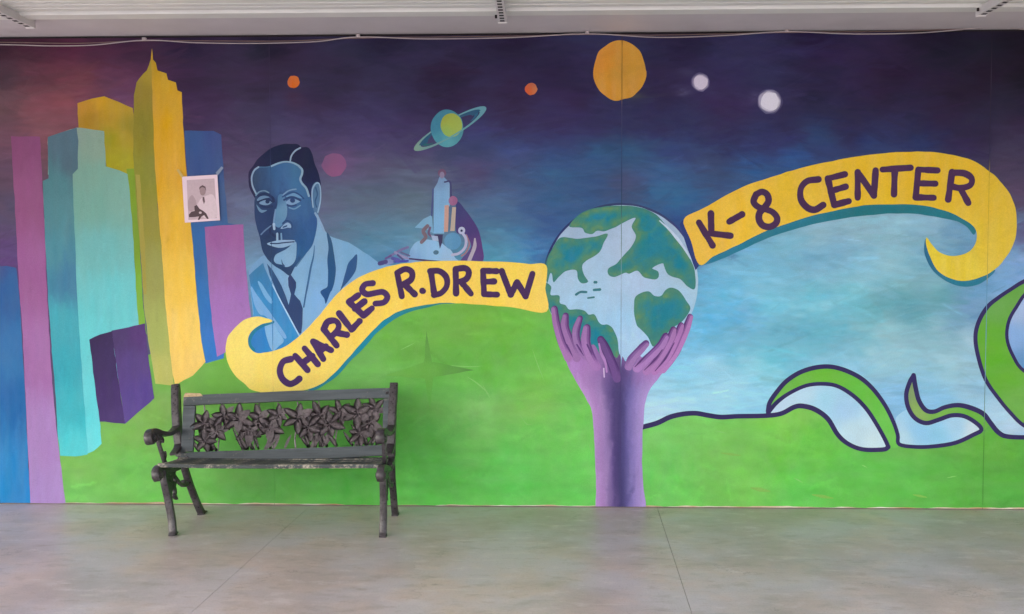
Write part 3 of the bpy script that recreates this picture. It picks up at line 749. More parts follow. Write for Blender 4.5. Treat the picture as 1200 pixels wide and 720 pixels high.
# ---- planets
def planet(name, cx, cy, rx, ry, cols, layer, rough=0.5):
    pts = [(x + random.uniform(-rough, rough), y + random.uniform(-rough, rough)) for x, y in ellipse(cx, cy, rx, ry, 18)]
    return shape(name, A, pts, cols, layer, True, max(1.5, rx / 6))
planet('painted_planet', 344, 96, 7, 7.3, [(341,93,(200,112,62)),(345,98,(212,108,46))], 2, 0.3)
planet('painted_planet', 622.5, 104.5, 7.4, 7.2, [(617,107,(206,82,40)),(622,106,(204,88,44)),(627,105,(196,134,84)),(624,99,(160,90,80))], 2, 0.3)
planet('painted_sun', 726, 83, 31, 35, [(705,75,(206,138,46)),(712,100,(202,146,54)),(726,85,(188,144,58)),(740,70,(198,146,56)),(748,95,(198,146,56))], 2, 0.9)
def soft_spot(name, cx, cy, r, col, core, n=7):
    """A dry-brushed disc: rings of thinner paint towards the rim."""
    root = None
    for k in range(n):
        f = 1.16 - 0.34 * k / (n - 1)
        a = (k + 1) / n
        pts = [(x + random.uniform(-.07, .07) * r, y + random.uniform(-.07, .07) * r) for x, y in ellipse(cx, cy, r * f, r * f, 14)]
        def fn(P, poly, a=a):
            s = sky_rgb(P); return s * (1 - a) + np.array(col if k < n - 2 else core) * a
        o = shape(name if root is None else 'paint_coat', A if root is None else root, pts, None, 1 + k * 0.3, True, max(1.5, r / 5), 'paint', fn)
        root = root or o
soft_spot('painted_star', 821, 96.5, 9.6, (176,170,196), (198,192,210))
soft_spot('painted_star', 902, 119, 12.8, (188,186,204), (206,206,220))
planet('painted_planet', 391.5, 193.5, 14.2, 13.8, [(382,190,(116,84,126)),(390,186,(124,84,124)),(396,200,(138,88,130)),(400,192,(130,88,130)),(390,196,(134,84,124))], 2, 0.6)
# ringed planet
ring = -math.atan2(50, 85)
def ring_band(a0, a1, r1, r0, n=26, cx=527.5, cy=151, ratio=0.2):
    c, s = math.cos(ring), math.sin(ring)
    o_, i_ = [], []
    for a in np.linspace(a0, a1, n):
        for lst, r in ((o_, r1), (i_, r0)):
            u, v = r * math.cos(a), r * ratio * math.sin(a)
            lst.append((cx + u * c - v * s, cy + u * s + v * c))
    return o_ + i_[::-1]
RINGC = [(488,174,(120,156,140)),(500,168,(104,146,150)),(560,132,(96,150,164)),(540,158,(96,156,160))]
pl = shape('painted_ringed_planet', A, ellipse(524, 150.5, 19, 22, 18), [(510,150,(54,120,150)),(515,160,(70,146,166)),(524,166,(84,156,166)),(538,150,(70,136,150)),(520,135,(62,130,150))], 3, True, 3)
shape('highlight', pl, ellipse(529, 147, 13, 13.6, 14), [(520,140,(150,160,64)),(530,148,(156,176,70)),(537,155,(150,178,84)),(524,154,(132,172,90))], 3.5, True, 2.5)
shape('ring_gap', pl, ring_band(math.pi * 0.98, math.pi * 2.02, 44, 30), (44,86,116), 2.2, False, 3, wob=0)
shape('ring', pl, ring_band(math.pi * 0.97, math.pi * 2.03, 49, 42), RINGC, 2.6, False, 3, wob=0)
shape('ring', pl, ring_band(-0.05, math.pi * 1.05, 49, 40), RINGC, 4.4, False, 3, wob=0)
shape('ring_gap', pl, ring_band(0.02, 0.75, 38, 33), (44,96,126), 4.2, False, 3, wob=0)
shape('ring_gap', pl, ring_band(2.4, 3.12, 38, 33), (44,96,106), 4.2, False, 3, wob=0)

# ---- portrait
b = shape('painted_portrait', A, [(311,300),(302,305),(293,315),(291.5,323),(294,340),(296,365),(300,425),(340,415),(382,368),(420,332),(460,313),(446,310),(434,300),(422,293),(410,285),(398,281),(387,277),(380,269),(375,257),(370,250),(362,262),(350,290),(340,315),(325,314)],
      [(300,312,(110,156,198)),(298,345,(116,170,216)),(330,330,(124,170,210)),(352,345,(128,176,214)),(372,290,(124,168,204)),(368,320,(120,170,212)),(372,350,(124,178,228)),(400,300,(116,168,208)),(425,305,(114,168,210)),(400,330,(122,172,218)),(440,311,(116,168,212))], 3, True, 4)
shape('coat_shade', b, [(308,308),(299,316),(292,323),(294,340),(297,368),(290,388),(289,414),(305,420),(330,414),(345,402),(354,394),(345,379),(335,362),(321,338),(313,320)],
      [(302,318,(64,124,170)),(310,330,(58,128,184)),(322,360,(62,138,200)),(335,390,(58,142,204)),(300,395,(44,128,200)),(300,360,(70,150,210)),(320,405,(50,136,208))], 4, False, 4)
def facet(name, pts, col, layer=5, smooth=True): return shape(name, b, pts, col, layer, smooth, 3, 'paint', None, 0.2)
facet('coat_fold', [(302,330),(307,333),(313,343),(319.5,353),(317,356),(309,346)], (116,174,222))
facet('coat_fold', [(294,336),(302,347),(312,360),(322,374),(335.5,393.5),(332,396),(321,381),(311,371),(304,368),(298,357)], (118,172,224))
facet('coat_fold', [(310,381),(320,380),(327,390),(332.5,399),(328,405),(318,410)], (126,182,228))
stroke('coat_edge', b, [[(319,333),(328,351),(337,368),(351,394)]], 1.5, (164,206,238), 5.5)
facet('tie', [(313,309),(319,316),(325,326),(330,335),(335,347),(338.5,357.5),(341,345),(338,335),(337.5,326),(340,321),(343,325),(347,331),(347,337),(345,345),(349,350),(352,353),(355,362),(354.5,380),(353,391),(349,391),(336,368),(329,354),(322,336),(316,322)],
      [(318,318,(52,88,132)),(328,345,(48,84,128)),(342,330,(48,66,112)),(345,360,(48,70,116)),(348,385,(50,72,118))], 5, False)
stroke('collar_line', b, [[(368.5,288),(367.5,300),(364,315),(361,332),(358.5,345),(356,360)]], 1.8, (56,100,150), 5, taper=[(0,.4),(.3,1.2),(1,1)])
stroke('collar_line', b, [[(362,291),(355,301),(347,312)]], 2.0, (72,112,152), 5)
facet('lapel', [(383,273),(388,280),(391,295),(393.5,315),(392,330),(389,340),(387,343),(382,356),(380,350),(375.5,342),(383,337),(384.3,332),(384.5,320),(383.5,305),(385,290)], [(386,285,(46,88,128)),(389,320,(40,86,134)),(382,348,(40,84,138))], 5)
facet('coat_shadow', [(418.3,298.5),(418,313),(415,321),(408,330),(401,338),(398,344),(402,330),(405,319),(408,309),(413,303)], (48,88,140), 5)
head = shape('hair', b, [(291,211),(292,202),(296,195),(303,186),(312,178),(322,172),(334,169),(345,168.7),(350,170.5),(353,173),(359,172.8),(363,175),(366,181),(368,190),(372,200),(374.5,208),(376,216),(372,232),(364,240),(340,235),(305,240),(299,232),(293,221)],
      [(296,205,(46,44,78)),(315,185,(34,42,74)),(330,178,(28,38,66)),(345,180,(34,36,68)),(360,190,(30,38,68)),(368,210,(30,38,74)),(362,225,(36,50,92))], 5, True, 4)
FACE = [(299,208,(58,78,104)),(306,205,(52,80,118)),(312,215,(54,84,124)),(321,202,(56,98,146)),(332,202,(62,106,154)),(345,200,(66,112,150)),(345,215,(62,112,158)),(330,218,(60,102,152)),(356,226,(62,112,158)),(301,232,(48,66,98)),(304,252,(44,64,106)),(315,255,(44,62,104)),(310,268,(46,68,112)),(320,240,(44,62,100)),(328,225,(58,98,148)),(345,250,(60,104,152)),(358,240,(60,102,150)),(355,258,(56,98,150)),(366,262,(44,84,142)),(352,275,(46,86,136)),(340,275,(48,84,130)),(362,282,(46,92,146)),(315,278,(36,56,94)),(310,288,(42,66,104)),(312,298,(40,64,104)),(352,298,(48,100,150)),(325,312,(42,72,112)),(338,318,(40,66,106))]
face = shape('face', b, [(299,229),(296,219),(295,208),(298,200),(303,196),(318,195),(328,191),(336,190),(344,191.5),(351,195),(354,202),(352,210),(355,216),(360,222),(364,232),(367,244),(370,252),(371.5,260),(370.5,270),(367,286),(360,296),(350,307),(345,314),(340,323),(334,320),(325,314),(318,308),(310,299),(307,292),(304.5,278),(301,267),(298.5,256),(298,247),(298.5,236)], FACE, 6, True, 3)
LITE = (138,172,202); DK = (38,54,92)
def fs(pts, w, col, lay=7.5, taper=None): return stroke('brush_mark', b, [pts], w, col, lay, taper=taper)
fs([(300,227),(296,218),(295,208),(298,200),(303,196)], 2.0, (132,160,188))
fs([(303,196),(312,196),(319,194.8)], 1.2, (70,110,144))
fs([(318,195),(328,191),(336,189.8),(344,191.3),(351,195)], 2.0, (128,164,190))
fs([(350,194.5),(354,199),(354,204),(352,210),(354,215),(359,221),(362,230)], 2.4, (128,164,190))
fs([(340,190),(341.5,183),(346,177),(352,173.5)], 1.8, (136,162,188))
fs([(300,229),(304,225),(310,223.8),(315,226)], 1.6, (104,136,164))
fs([(303,229.5),(311,227.5),(319,231.5),(321,236)], 3.0, DK)
facet('eyelid', [(301,234.5),(305,230.5),(311,229.8),(316,231.5),(310,233),(304,236)], (100,134,168), 7.5)
facet('eye', [(304,238),(311,234),(319,237),(314,240.5),(308,240.5)], (112,146,180), 7.5)
fs([(302,237),(308,234.5),(314,233.5),(320,237)], 2.0, DK, 8)
facet('iris', ellipse(313.5, 236.5, 2.6, 2.4, 10), (40,58,96), 8.4)
fs([(306,241.5),(312,243),(319,242)], 2.2, (40,58,96), 8)
facet('eye_bag', [(300.5,240),(303,242.5),(307,246),(313,246.5),(308,249.3),(304.5,248.5),(302,245)], (100,136,170), 7.5)
fs([(332,228.5),(337,224.5),(342,222.6),(347,222)], 1.5, (112,150,186))
fs([(331,231),(337,227.5),(344,225.5),(351,228.5),(356,233)], 1.6, (44,76,124))
facet('eyelid', [(335,231),(341,227.5),(346,226.5),(351,229),(354,232.5),(345,231)], (100,146,186), 7.2)
facet('eye', [(335,238),(338,234.5),(343,233),(350,235),(352,236),(347,239),(341,240.5)], (116,154,192), 7.5)
fs([(333,234.5),(339,231.5),(345,231.5),(352,235)], 2.2, (44,68,112), 8)
facet('iris', ellipse(342.8, 235.2, 3.0, 2.8, 10), (44,70,116), 8.4)
fs([(336.5,240.5),(341,241.8),(347,240.5)], 1.7, (46,70,116), 8)
fs([(339,243.5),(345,245),(352,241)], 1.7, (98,142,180), 8)
facet('nose', [(326,230),(331,228),(336,238),(336.5,252),(333,260),(330,265),(326,267),(321,262),(322.5,250),(325,240)], [(326,235,(72,116,158)),(329,250,(96,146,178)),(334,245,(104,148,184)),(322,258,(90,132,172)),(328,264,(90,140,184))], 7)
fs([(323,246),(321.5,256),(320.5,264)], 2.0, (104,144,182), 7.4)
fs([(321,263),(321.5,268.5)], 3.0, (150,182,210), 8)
facet('nostril', [(329,268),(333,263),(337,261),(340.5,263),(341,267),(337,267),(333,268)], (134,170,204), 7.6)
fs([(332,266.5),(336,265)], 1.6, (52,80,124), 8.2)
fs([(331,262),(335,259),(340,260),(342.5,264),(342,269)], 1.3, (44,72,118), 8)
fs([(306,275),(311,270),(318,264.5)], 1.6, (96,126,164))
fs([(318,264),(317,272),(322,277)], 3.0, (38,54,92), 7.3)
fs([(325,274),(325,282)], 2.6, (134,168,200))
fs([(329.6,274),(330,281)], 2.0, (104,146,184))
fs([(327.3,272),(327.3,281)], 1.2, (40,60,98), 7.8)
facet('lips', [(313,286),(320,283.2),(328,281.5),(336,281.5),(345.5,282),(342,286.5),(335,289.5),(328,290.8),(320,289.2)], (136,174,208), 7.5)
fs([(317,285.5),(325,285.6),(333,284.6),(344.5,283.6)], 1.5, (44,66,106), 8)
facet('chin', [(347.5,285),(347.2,300),(344.5,308),(339,312.5),(334,313),(330.5,310.5),(324,309),(321,305),(323,299),(328,296),(334,293),(338.5,289.8),(343.5,284.8)], [(345,290,(120,164,200)),(335,300,(126,172,208)),(325,305,(124,170,208))], 7.5)
fs([(330,304.5),(331,309),(333,312)], 1.6, (52,82,126), 8, [(0,.3),(1,1.3)])
ear = facet('ear', [(365,223),(367,216.5),(371.5,213.3),(375,216),(376.5,226),(376,238),(374,248),(370.5,253),(367.5,246),(365.3,235)], [(368,222,(70,110,146)),(373,222,(86,124,158)),(370,240,(78,118,160))], 7)
fs([(367,243),(365.8,232),(366.3,222),(370,215.5),(374,215.5),(375.8,224),(375.5,236),(372.5,249)], 1.5, LITE, 8)
fs([(370,220),(372,228),(369.5,236),(371,243)], 1.6, (48,84,128), 8)
fs([(369.5,250),(375,260),(380,271)], 2.5, (128,164,200), 8)

# ---- microscope
ms = shape('painted_microscope', A, [(482,290),(487,284.5),(494,282),(500,281),(515,284),(521,288),(527.5,293),(533,302),(534,308),(478,308),(479,300)], [(490,290,(132,178,216)),(510,292,(136,184,222)),(528,300,(140,180,216)),(484,300,(120,160,206))], 3, True, 4)
def mf(name, pts, col, layer=4, smooth=True): return shape(name, ms, pts, col, layer, smooth, 3, 'paint', None, 0.15)
mf('arm', [(535,237),(545,246),(554,258),(561,270.5),(565,288),(565,307),(540,307),(548,296),(552,288),(548,279),(540,275),(534,269)], [(540,245,(64,66,118)),(552,265,(72,60,118)),(561,290,(88,62,124)),(545,303,(86,74,130))], 3.4)
mf('tube', [(508.5,221.5),(512.6,214.5),(515,207.5),(520,207.5),(527,214.5),(527,242),(521,242),(520.5,274),(508,274)], [(515,215,(116,152,190)),(518,230,(120,168,208)),(514,262,(122,176,218))], 4, False)
stroke('dark_edge', ms, [[(507.5,222),(506.5,240),(506,253)]], 1.8, (72,84,138), 4.5)
stroke('dark_edge', ms, [[(521,213.6),(527.5,213.8),(528.5,230)]], 2.0, (66,68,112), 4.5)
mf('eyepiece', ellipse(518, 203, 5, 4.6, 12), (108,82,110), 4.4)
mf('lens', ellipse(518, 205.5, 2.8, 4, 10), (132,126,156), 4.8)
mf('objective', [(521,241),(526,240.5),(525,272),(520.3,272)], (188,152,140), 5, False)
mf('objective', [(530,243),(534.4,243),(532.8,271),(527.6,271)], (176,166,152), 5, False)
mf('knob', ellipse(531, 235.5, 5.2, 5.6, 12), [(528,235,(158,110,146)),(534,236,(140,92,134))], 5.4)
mf('stage', [(486,267),(496,257),(506,252),(508,274),(498,268)], (116,166,200), 3.6, False)
stroke('brush_mark', ms, [[(501,265),(496,271),(499,278),(494,284)]], 4.2, (118,104,118), 5)
stroke('brush_mark', ms, [[(504,267),(502.5,274),(508,278),(513,276)]], 2.6, (104,88,120), 5)
mf('focus_block', [(509,275),(519,275),(518.5,284),(515.5,292),(514,283),(510,281)], (64,62,98), 5, False)
mf('plate', [(505,276),(513,277),(514,283),(507,282)], (156,176,208), 5.2, False)
mf('condenser', ellipse(530.5, 283, 10, 10, 14), [(525,280,(92,148,190)),(536,286,(88,144,186))], 4.6)
stroke('brush_mark', ms, [[(541,272),(546,280),(545,290),(538,297),(530,299)]], 3.4, (166,174,206), 5)
stroke('brush_mark', ms, [[(546.5,276),(550,286),(546,296),(541,300)]], 2.0, (150,116,128), 5)
mf('mirror', ellipse(541, 270.5, 4.2, 4.4, 12), (172,182,212), 5.4)
mf('mirror_hub', ellipse(541, 270.5, 1.4, 1.5, 8), (44,52,90), 5.8)
stroke('brush_mark', ms, [[(556.5,280),(556,290),(550,305)]], 4.6, (168,162,180), 5, taper=[(0,.4),(.5,1),(1,1)])
mf('hole', ellipse(511, 296, 3.2, 2.6, 10), (76,112,138), 5)
stroke('dark_edge', ms, [[(476,303),(495,305),(518,307)]], 2.0, (70,58,100), 5)
for ln, w, c in (([(445,309),(452,307)], 5, (76,72,128)), ([(452,308),(460,306)], 6, (120,140,190)), ([(456,301),(463,297),(470,293),(478,290)], 3.0, (112,112,160)), ([(463,296),(470,300),(478,303)], 3.2, (138,140,180)), ([(460,303),(467,305)], 4, (86,88,160)), ([(466,299),(472,304)], 2.2, (80,84,130)), ([(470,296),(480,300)], 2.0, (96,98,140)), ([(452,303),(458,300)], 2.4, (96,84,140)), ([(462,307),(478,306)], 2.6, (70,80,170))):
    stroke('brush_mark', ms, [ln], w, c, 5.5)

# ---- globe and hands
GL = (728.0, 331.0, 90.0)
gl = shape('painted_globe', A, ellipse(GL[0], GL[1], 90, 90.5, 30), [(670,275,(150,178,206)),(735,280,(160,186,214)),(740,330,(164,194,226)),(690,345,(156,198,228)),(720,380,(150,196,230)),(790,360,(150,192,222)),(735,400,(160,200,236)),(812,320,(160,194,216)),(790,280,(150,178,206)),(680,320,(156,192,220))], 6, True, 4, wob=0.3)
stroke('globe_rim', A, [[(GL[0] + 91 * math.cos(a), GL[1] + 91.5 * math.sin(a)) for a in np.linspace(R(-178), R(-30), 24)]], 3.0, None, 5.5, 'paint', cols=[(640,330,(60,120,110)),(650,285,(44,54,108)),(700,245,(50,64,104)),(760,245,(58,70,110)),(805,285,(60,66,124))])
def land_fn(P, poly):
    d = edge_dist(P, poly)
    x, y = P[:, 0], P[:, 1]
    d = d + 9.0 * smooth_noise(x / 14, y / 12, 41) + 6.0 * smooth_noise(x / 4, y / 6, 44)
    k = np.clip((d - 0.5) / 12.0, 0, 1)[:, None]; r = np.clip(1 - edge_dist(P, poly) / 1.8, 0, 1)[:, None]
    n = np.clip(0.5 + smooth_noise(x / 22, y / 18, 42) + 0.6 * smooth_noise(x / 7, y / 6, 43), 0, 1)[:, None]
    edgec = np.array([74, 132, 112]) * (1 - n) + np.array([112, 146, 84]) * n
    inner = np.array([38, 124, 138]) * (1 - n) + np.array([24, 126, 158]) * n
    c = edgec * (1 - k) + inner * k
    return c * (1 - r) + np.array([56, 124, 124]) * r
def land(pts, lay=7): return shape('landmass', gl, pts, None, lay, True, 2.0, 'paint', land_fn, 0.5)
land([(667,265.5),(680,250.5),(700,243.5),(727,241.5),(750,243.5),(766,250),(775,258),(788,274),(801,291),(809,304),(814.5,320),(814,338),(806,336),(797,327),(783,322),(778.5,312),(776,309),(764,314),(771,318),(772,325),(767,328),(755,325),(747,317.5),(738,321),(732,320),(720,325),(713,322),(713,315),(722,309),(727,304),(739,290),(745,277),(740,266),(744.5,255.5),(730,261),(722,266),(710,271),(700,270.5),(694,274.5),(686,273),(682,267)])
land([(656,279),(668,279),(680,280),(697,277.5),(712,274),(707,285),(702,296),(687,306),(682,312),(684,322),(689,330),(682,332.5),(677,327),(675,317),(664,317.5),(655,325),(649,331),(647,322),(644.5,321),(641,332),(639.6,322),(641,306),(647,292)])
land([(639,332),(646,336),(645,345.5),(655,347),(656,355),(663,358),(667,363),(676,363),(685,364.5),(690,369),(697,369),(702,378),(706,380.5),(712,380.5),(719,386),(723.5,397),(724.5,408),(724,421),(700,416.5),(678,405),(658,387),(645,365),(639,345)])
land([(744,350),(750,344),(760,342),(767,347),(775,347),(780,340),(787,337),(796,341),(804,352),(809,362),(800,376),(787,386),(777,396),(766,406.5),(759,395),(751,386),(746,380),(743,365)])
for ln, w in (([(675,345.5),(680,342.5),(687,342.5)], 2.6), ([(696,340),(703,339.5)], 3.0), ([(697,331),(698.5,331)], 3.0), ([(689,349.5),(696,348.5)], 2.0)): stroke('island', gl, [ln], w, (54,116,130), 7.4)
stroke('globe_light', gl, [[(773,259),(786,271),(799,287),(809,303)]], 3.6, (176,200,222), 8, taper=[(0,.4),(.5,1),(1,.5)])

def arm_fn(x0, x1, ramp, palm):
    def fn(P, poly):
        y = P[:, 1]
        lo = np.interp(y, [a_[0] for a_ in x0], [a_[1] for a_ in x0]); hi = np.interp(y, [a_[0] for a_ in x1], [a_[1] for a_ in x1])
        t = (P[:, 0] - lo) / (hi - lo + 1e-6) + 0.10 * smooth_noise(P[:, 0] / 4, y / 34, 51)
        armc = np.stack([np.interp(t, [r_[0] for r_ in ramp], [r_[1][k] for r_ in ramp]) for k in range(3)], 1)
        k = np.clip((y - 428) / 34, 0, 1)[:, None]; k = k * k * (3 - 2 * k)
        return (idw(P, palm) * (1 - k) + armc * k) * np.array([.95, 1.05, .98])
    return fn
hl = shape('painted_hand', A, [(650,372),(652,392),(660,416),(667,433),(677,451),(687,468),(693.5,482),(696,510),(697,540),(698.5,570),(700,597.5),(728,597.5),(728,430),(722,420),(712,412),(704,416),(695,404),(684,412),(672,410),(660,392)], None, 9, True, 2.4, 'paint', colfn=
    arm_fn([(430,664),(450,677),(468,687),(482,693),(597,699)], [(430,727),(597,727.5)], [(0,(184,134,206)),(.2,(170,120,192)),(.45,(154,116,182)),(.62,(118,90,154)),(.78,(84,64,124)),(1,(70,58,114))],
    [(652,380,(158,100,168)),(662,410,(164,106,180)),(672,432,(180,124,202)),(690,432,(166,112,186)),(702,436,(156,108,180)),(713,436,(128,90,158)),(722,430,(96,68,126)),(727,440,(74,54,110))]))
hr = shape('painted_hand', A, [(728,432),(734,424),(745,415),(758,420),(775,405),(790,405),(797,411),(785,428),(772,443),(762,456),(757,468),(755,482),(753,510),(752.5,540),(753.5,570),(755.5,597.5),(727.5,597.5)], None, 9.2, True, 2.4, 'paint', colfn=
    arm_fn([(430,727),(597,727.5)], [(430,785),(443,772),(456,762),(468,757),(482,755),(597,754)], [(0,(72,60,116)),(.16,(82,70,132)),(.36,(118,98,172)),(.65,(146,118,194)),(1,(172,134,208))],
    [(731,436,(84,62,122)),(738,430,(126,90,162)),(750,428,(164,114,188)),(762,436,(170,116,190)),(775,432,(178,116,188)),(785,420,(178,114,188)),(765,446,(170,112,186))]))
def finger(parent, pts, w, lite, dark, lay, side, taper=((0, .9), (.3, 1.0), (.8, .95), (1, .75))):
    """A finger in three overlapping strokes, from the dark side to the lit side."""
    lite = tuple(v * f for v, f in zip(lite, (.95, 1.05, .98)))
    mid = tuple((a_ + b_) / 2 for a_, b_ in zip(lite, dark))
    for k, (f, wf, c_) in enumerate(((0, 1.0, dark), (.55, .8, mid), (1.0, .58, lite))):
        p2 = [(x + side[0] * f, y + side[1] * f) for x, y in pts]
        stroke('finger' if k == 0 else 'finger_tone', parent, [p2], w * wf, None, lay + 0.22 * k, 'paint', taper=taper,
               cols=[(pts[0][0], pts[0][1], lite), (pts[1][0], pts[1][1], c_), (pts[-1][0], pts[-1][1], tuple(v * 0.96 for v in c_))])
DKF = (90,58,120)
finger(hl, [(666,420),(658,400),(652,378),(650,362)], 9.5, (170,112,182), DKF, 9.6, (-1.9,0.4))
finger(hl, [(676,420),(668,400),(662,382),(663,370)], 9.5, (160,108,176), DKF, 10.1, (-1.8,0.8))
finger(hl, [(686,418),(677,402),(675,388),(680,373)], 9.0, (156,108,176), DKF, 10.6, (-1.8,0.6))
finger(hl, [(699,430),(691,416),(686.5,400),(688,384)], 11.5, (166,112,184), (92,60,124), 11.1, (-2.2,0.4))
finger(hl, [(723,444),(718,428),(709,408),(704,398)], 11.5, (112,74,142), (74,50,106), 11.6, (-0.8,0.2))
stroke('brush_mark', hl, [[(702,403),(704.5,414),(709,424),(711,436)]], 3.4, (168,126,190), 12.1, taper=[(0,.5),(.5,1),(1,.6)])
stroke('brush_mark', hl, [[(671,418),(664,404)], [(684,417),(676,404)], [(694,416),(688,404)]], 2.2, (92,60,122), 12.1, taper=[(0,.3),(.6,1),(1,.8)])
stroke('brush_mark', hl, [[(707.5,432),(708,442)]], 1.5, (196,176,214), 12.3)
finger(hr, [(736,430),(741,420),(750,410),(757,402.5)], 10, (158,110,180), (96,64,130), 9.7, (1.6,1.7))
finger(hr, [(776,434),(791,414),(803,388),(808.5,371)], 9.0, (180,116,190), DKF, 9.9, (1.9,0.9))
finger(hr, [(767,436),(782,417),(794,392),(798,381)], 8.6, (176,114,188), DKF, 10.4, (1.8,1.0))
finger(hr, [(757,436),(773,419),(785,398),(789,386)], 9.2, (172,114,186), DKF, 10.9, (1.8,1.1))
finger(hr, [(746,432),(760,419),(774,405),(780,394)], 10, (170,116,190), (92,58,124), 11.4, (1.6,1.8))
stroke('shadow_line', hr, [[(744,430),(756,418)], [(755,434),(768,421),(776,410)], [(767.5,435),(780,420),(790,402)]], 2.2, (92,58,118), 12.1, taper=[(0,.4),(.5,1),(1,.5)])

# ---- banners with lettering
TEAL = (36,132,152)
shape('banner_shadow', A, [(366,458),(387,447),(400,436),(412,422),(427,407),(442,390),(460,376),(480,366),(500,360.5),(520,356.5),(540,355),(520,350),(480,352),(440,372),(400,420),(362,450)], [(380,450,(36,134,156)),(440,390,(30,140,166)),(500,360,(40,132,140))], 9.5, True, 4)
bl = shape('painted_banner', A, [(320,376.5),(311,373),(300,371.5),(285,376),(271,389),(264.5,405),(266,421),(273,437),(285,449),(300,459),(330,462),(360,456.5),(376,450),(392,437.5),(407,421),(420,406),(435,390),(450,375.5),(465,366.5),(485,359.8),(515,355.6),(550,356.3),(600,360.5),(640,365.5),(639,338),(640.5,311),(620,309.5),(600,307.5),(550,306),(500,306.5),(470,309.5),(442,316),(420,325.5),(400,340),(382,360),(366,379),(351,394),(335,406),(320,411.5),(305,414),(296.5,411.5),(291.3,404),(291.3,395),(297,386.5),(308,380)],
      [(290,380,(246,226,120)),(275,410,(250,224,116)),(300,440,(250,222,112)),(340,440,(252,220,108)),(370,430,(252,216,106)),(380,380,(250,210,96)),(420,350,(250,208,90)),(450,330,(248,208,84)),(500,330,(250,206,86)),(550,330,(250,206,86)),(600,335,(250,208,90)),(635,340,(250,206,92))], 10, True, 4.5)
stroke('curl_shade', bl, [[(320,377.5),(309,381.5),(299,387.5),(293.5,396),(293,404),(297.5,410.5)]], 3.2, (38,128,160), 9.8)
PUR = (74,50,104)
def letters(parent, table, w, lay, col=PUR):
    for lines in table: stroke('letter', parent, lines, w, col, lay)
letters(bl, [
 [[(341,421),(332,424),(328,434),(331,444),(339,450),(346,448),(351,444)]],
 [[(346,417),(360.5,434)], [(357,408.5),(372.5,427)], [(354,426),(366,417.5)]],
 [[(367,400.5),(379,421)], [(367,400.5),(388,410.5)], [(374,413),(382,406)]],
 [[(379.5,386),(394.5,405)], [(379.5,386),(384,377.5),(392.5,376),(397,381),(395,388),(388,395)], [(393,390),(406.5,392.5)]],
 [[(397.5,367.5),(412,386.5)], [(412,386.5),(421.5,376.5)]],
 [[(409,354),(426,370)], [(409,354),(420,346)], [(416,362),(427,353.5)], [(426,370),(436,361.5)]],
 [[(437,332),(428,333.5),(424.5,340),(430,345),(440,343.5),(449,342.5),(454,348),(450,354.5),(440,356)]]], 7.4, 12)
letters(bl, [
 [[(465.5,320),(471,347.5)], [(465.5,320),(475,315.5),(482.5,319),(482,327.5),(472,334)], [(474,333.5),(486,345)]],
 [[(495,341),(496,341.4)]],
 [[(505,318),(509,345.5)], [(504,318),(515,318),(523,325),(523.5,335.5),(517,343.5),(508.5,346)]],
 [[(534,315.5),(534.5,344)], [(534,315.5),(545,314.5),(549.5,319.5),(546,327.5),(535,331)], [(541,331),(552,344.5)]],
 [[(566,317.5),(567.3,345)], [(566,317.5),(582,318)], [(567,330.5),(579,330)], [(567.3,345),(582.5,345.5)]],
 [[(588,318),(598.5,345.5)], [(598.5,345.5),(606,331)], [(606,331),(616,347.5)], [(616,347.5),(624,321)]]], 7.2, 12, (70,48,92))

shape('banner_edge', A, [(796,263),(801,257),(811,283),(820,311),(815,317),(806,292)], (46,62,122), 9.5, False)
shape('banner_shadow', A, [(818,311),(832,309),(850,302),(875,290),(900,279),(937,267),(975,258.5),(1012,253),(1040,250.5),(1070,250.5),(1095,254),(1117,258.5),(1132,265),(1141,275),(1142,262),(1117,245),(1070,234),(1000,238),(937,250),(875,276),(835,296)], [(840,305,(40,120,150)),(900,276,(40,118,140)),(1040,247,(36,112,124)),(1130,262,(40,116,132))], 9.5, True, 4)
shape('banner_shadow', A, [(1085.5,279),(1083.3,295),(1088,310),(1098,322),(1112,331),(1130,336),(1150,331.5),(1166,317),(1150,318),(1112,318),(1095,300)], [(1085,290,(44,104,140)),(1130,333,(40,116,140))], 9.5, True, 4)
br = shape('painted_banner', A, [(801,257.5),(825,244),(850,229.5),(875,217.5),(900,209),(937,197.5),(975,189),(1012,182.5),(1050,178.8),(1090,178.3),(1112,181),(1137,187.5),(1157,199),(1175,216),(1187,236),(1191.3,257),(1190,277),(1182,297),(1167,315),(1150,325),(1130,329.5),(1112,326),(1098,316),(1089.5,301),(1085.5,287),(1086,278.5),(1091,285),(1100,295),(1112,300),(1127,299),(1139,292),(1144,280),(1142,267),(1132,259),(1117,251),(1095,244),(1070,239.8),(1040,239.5),(1012,241),(975,247.5),(937,257.5),(900,270),(875,282),(850,294),(835,301.5),(819.5,310.5),(810,283)],
      [(815,270,(222,182,64)),(870,245,(224,186,60)),(930,225,(218,182,54)),(1000,210,(216,180,48)),(1060,205,(212,176,46)),(1120,210,(210,174,46)),(1170,230,(206,176,52)),(1170,280,(206,182,64)),(1120,315,(210,190,62)),(1090,295,(214,194,60))], 10, True, 4.5)
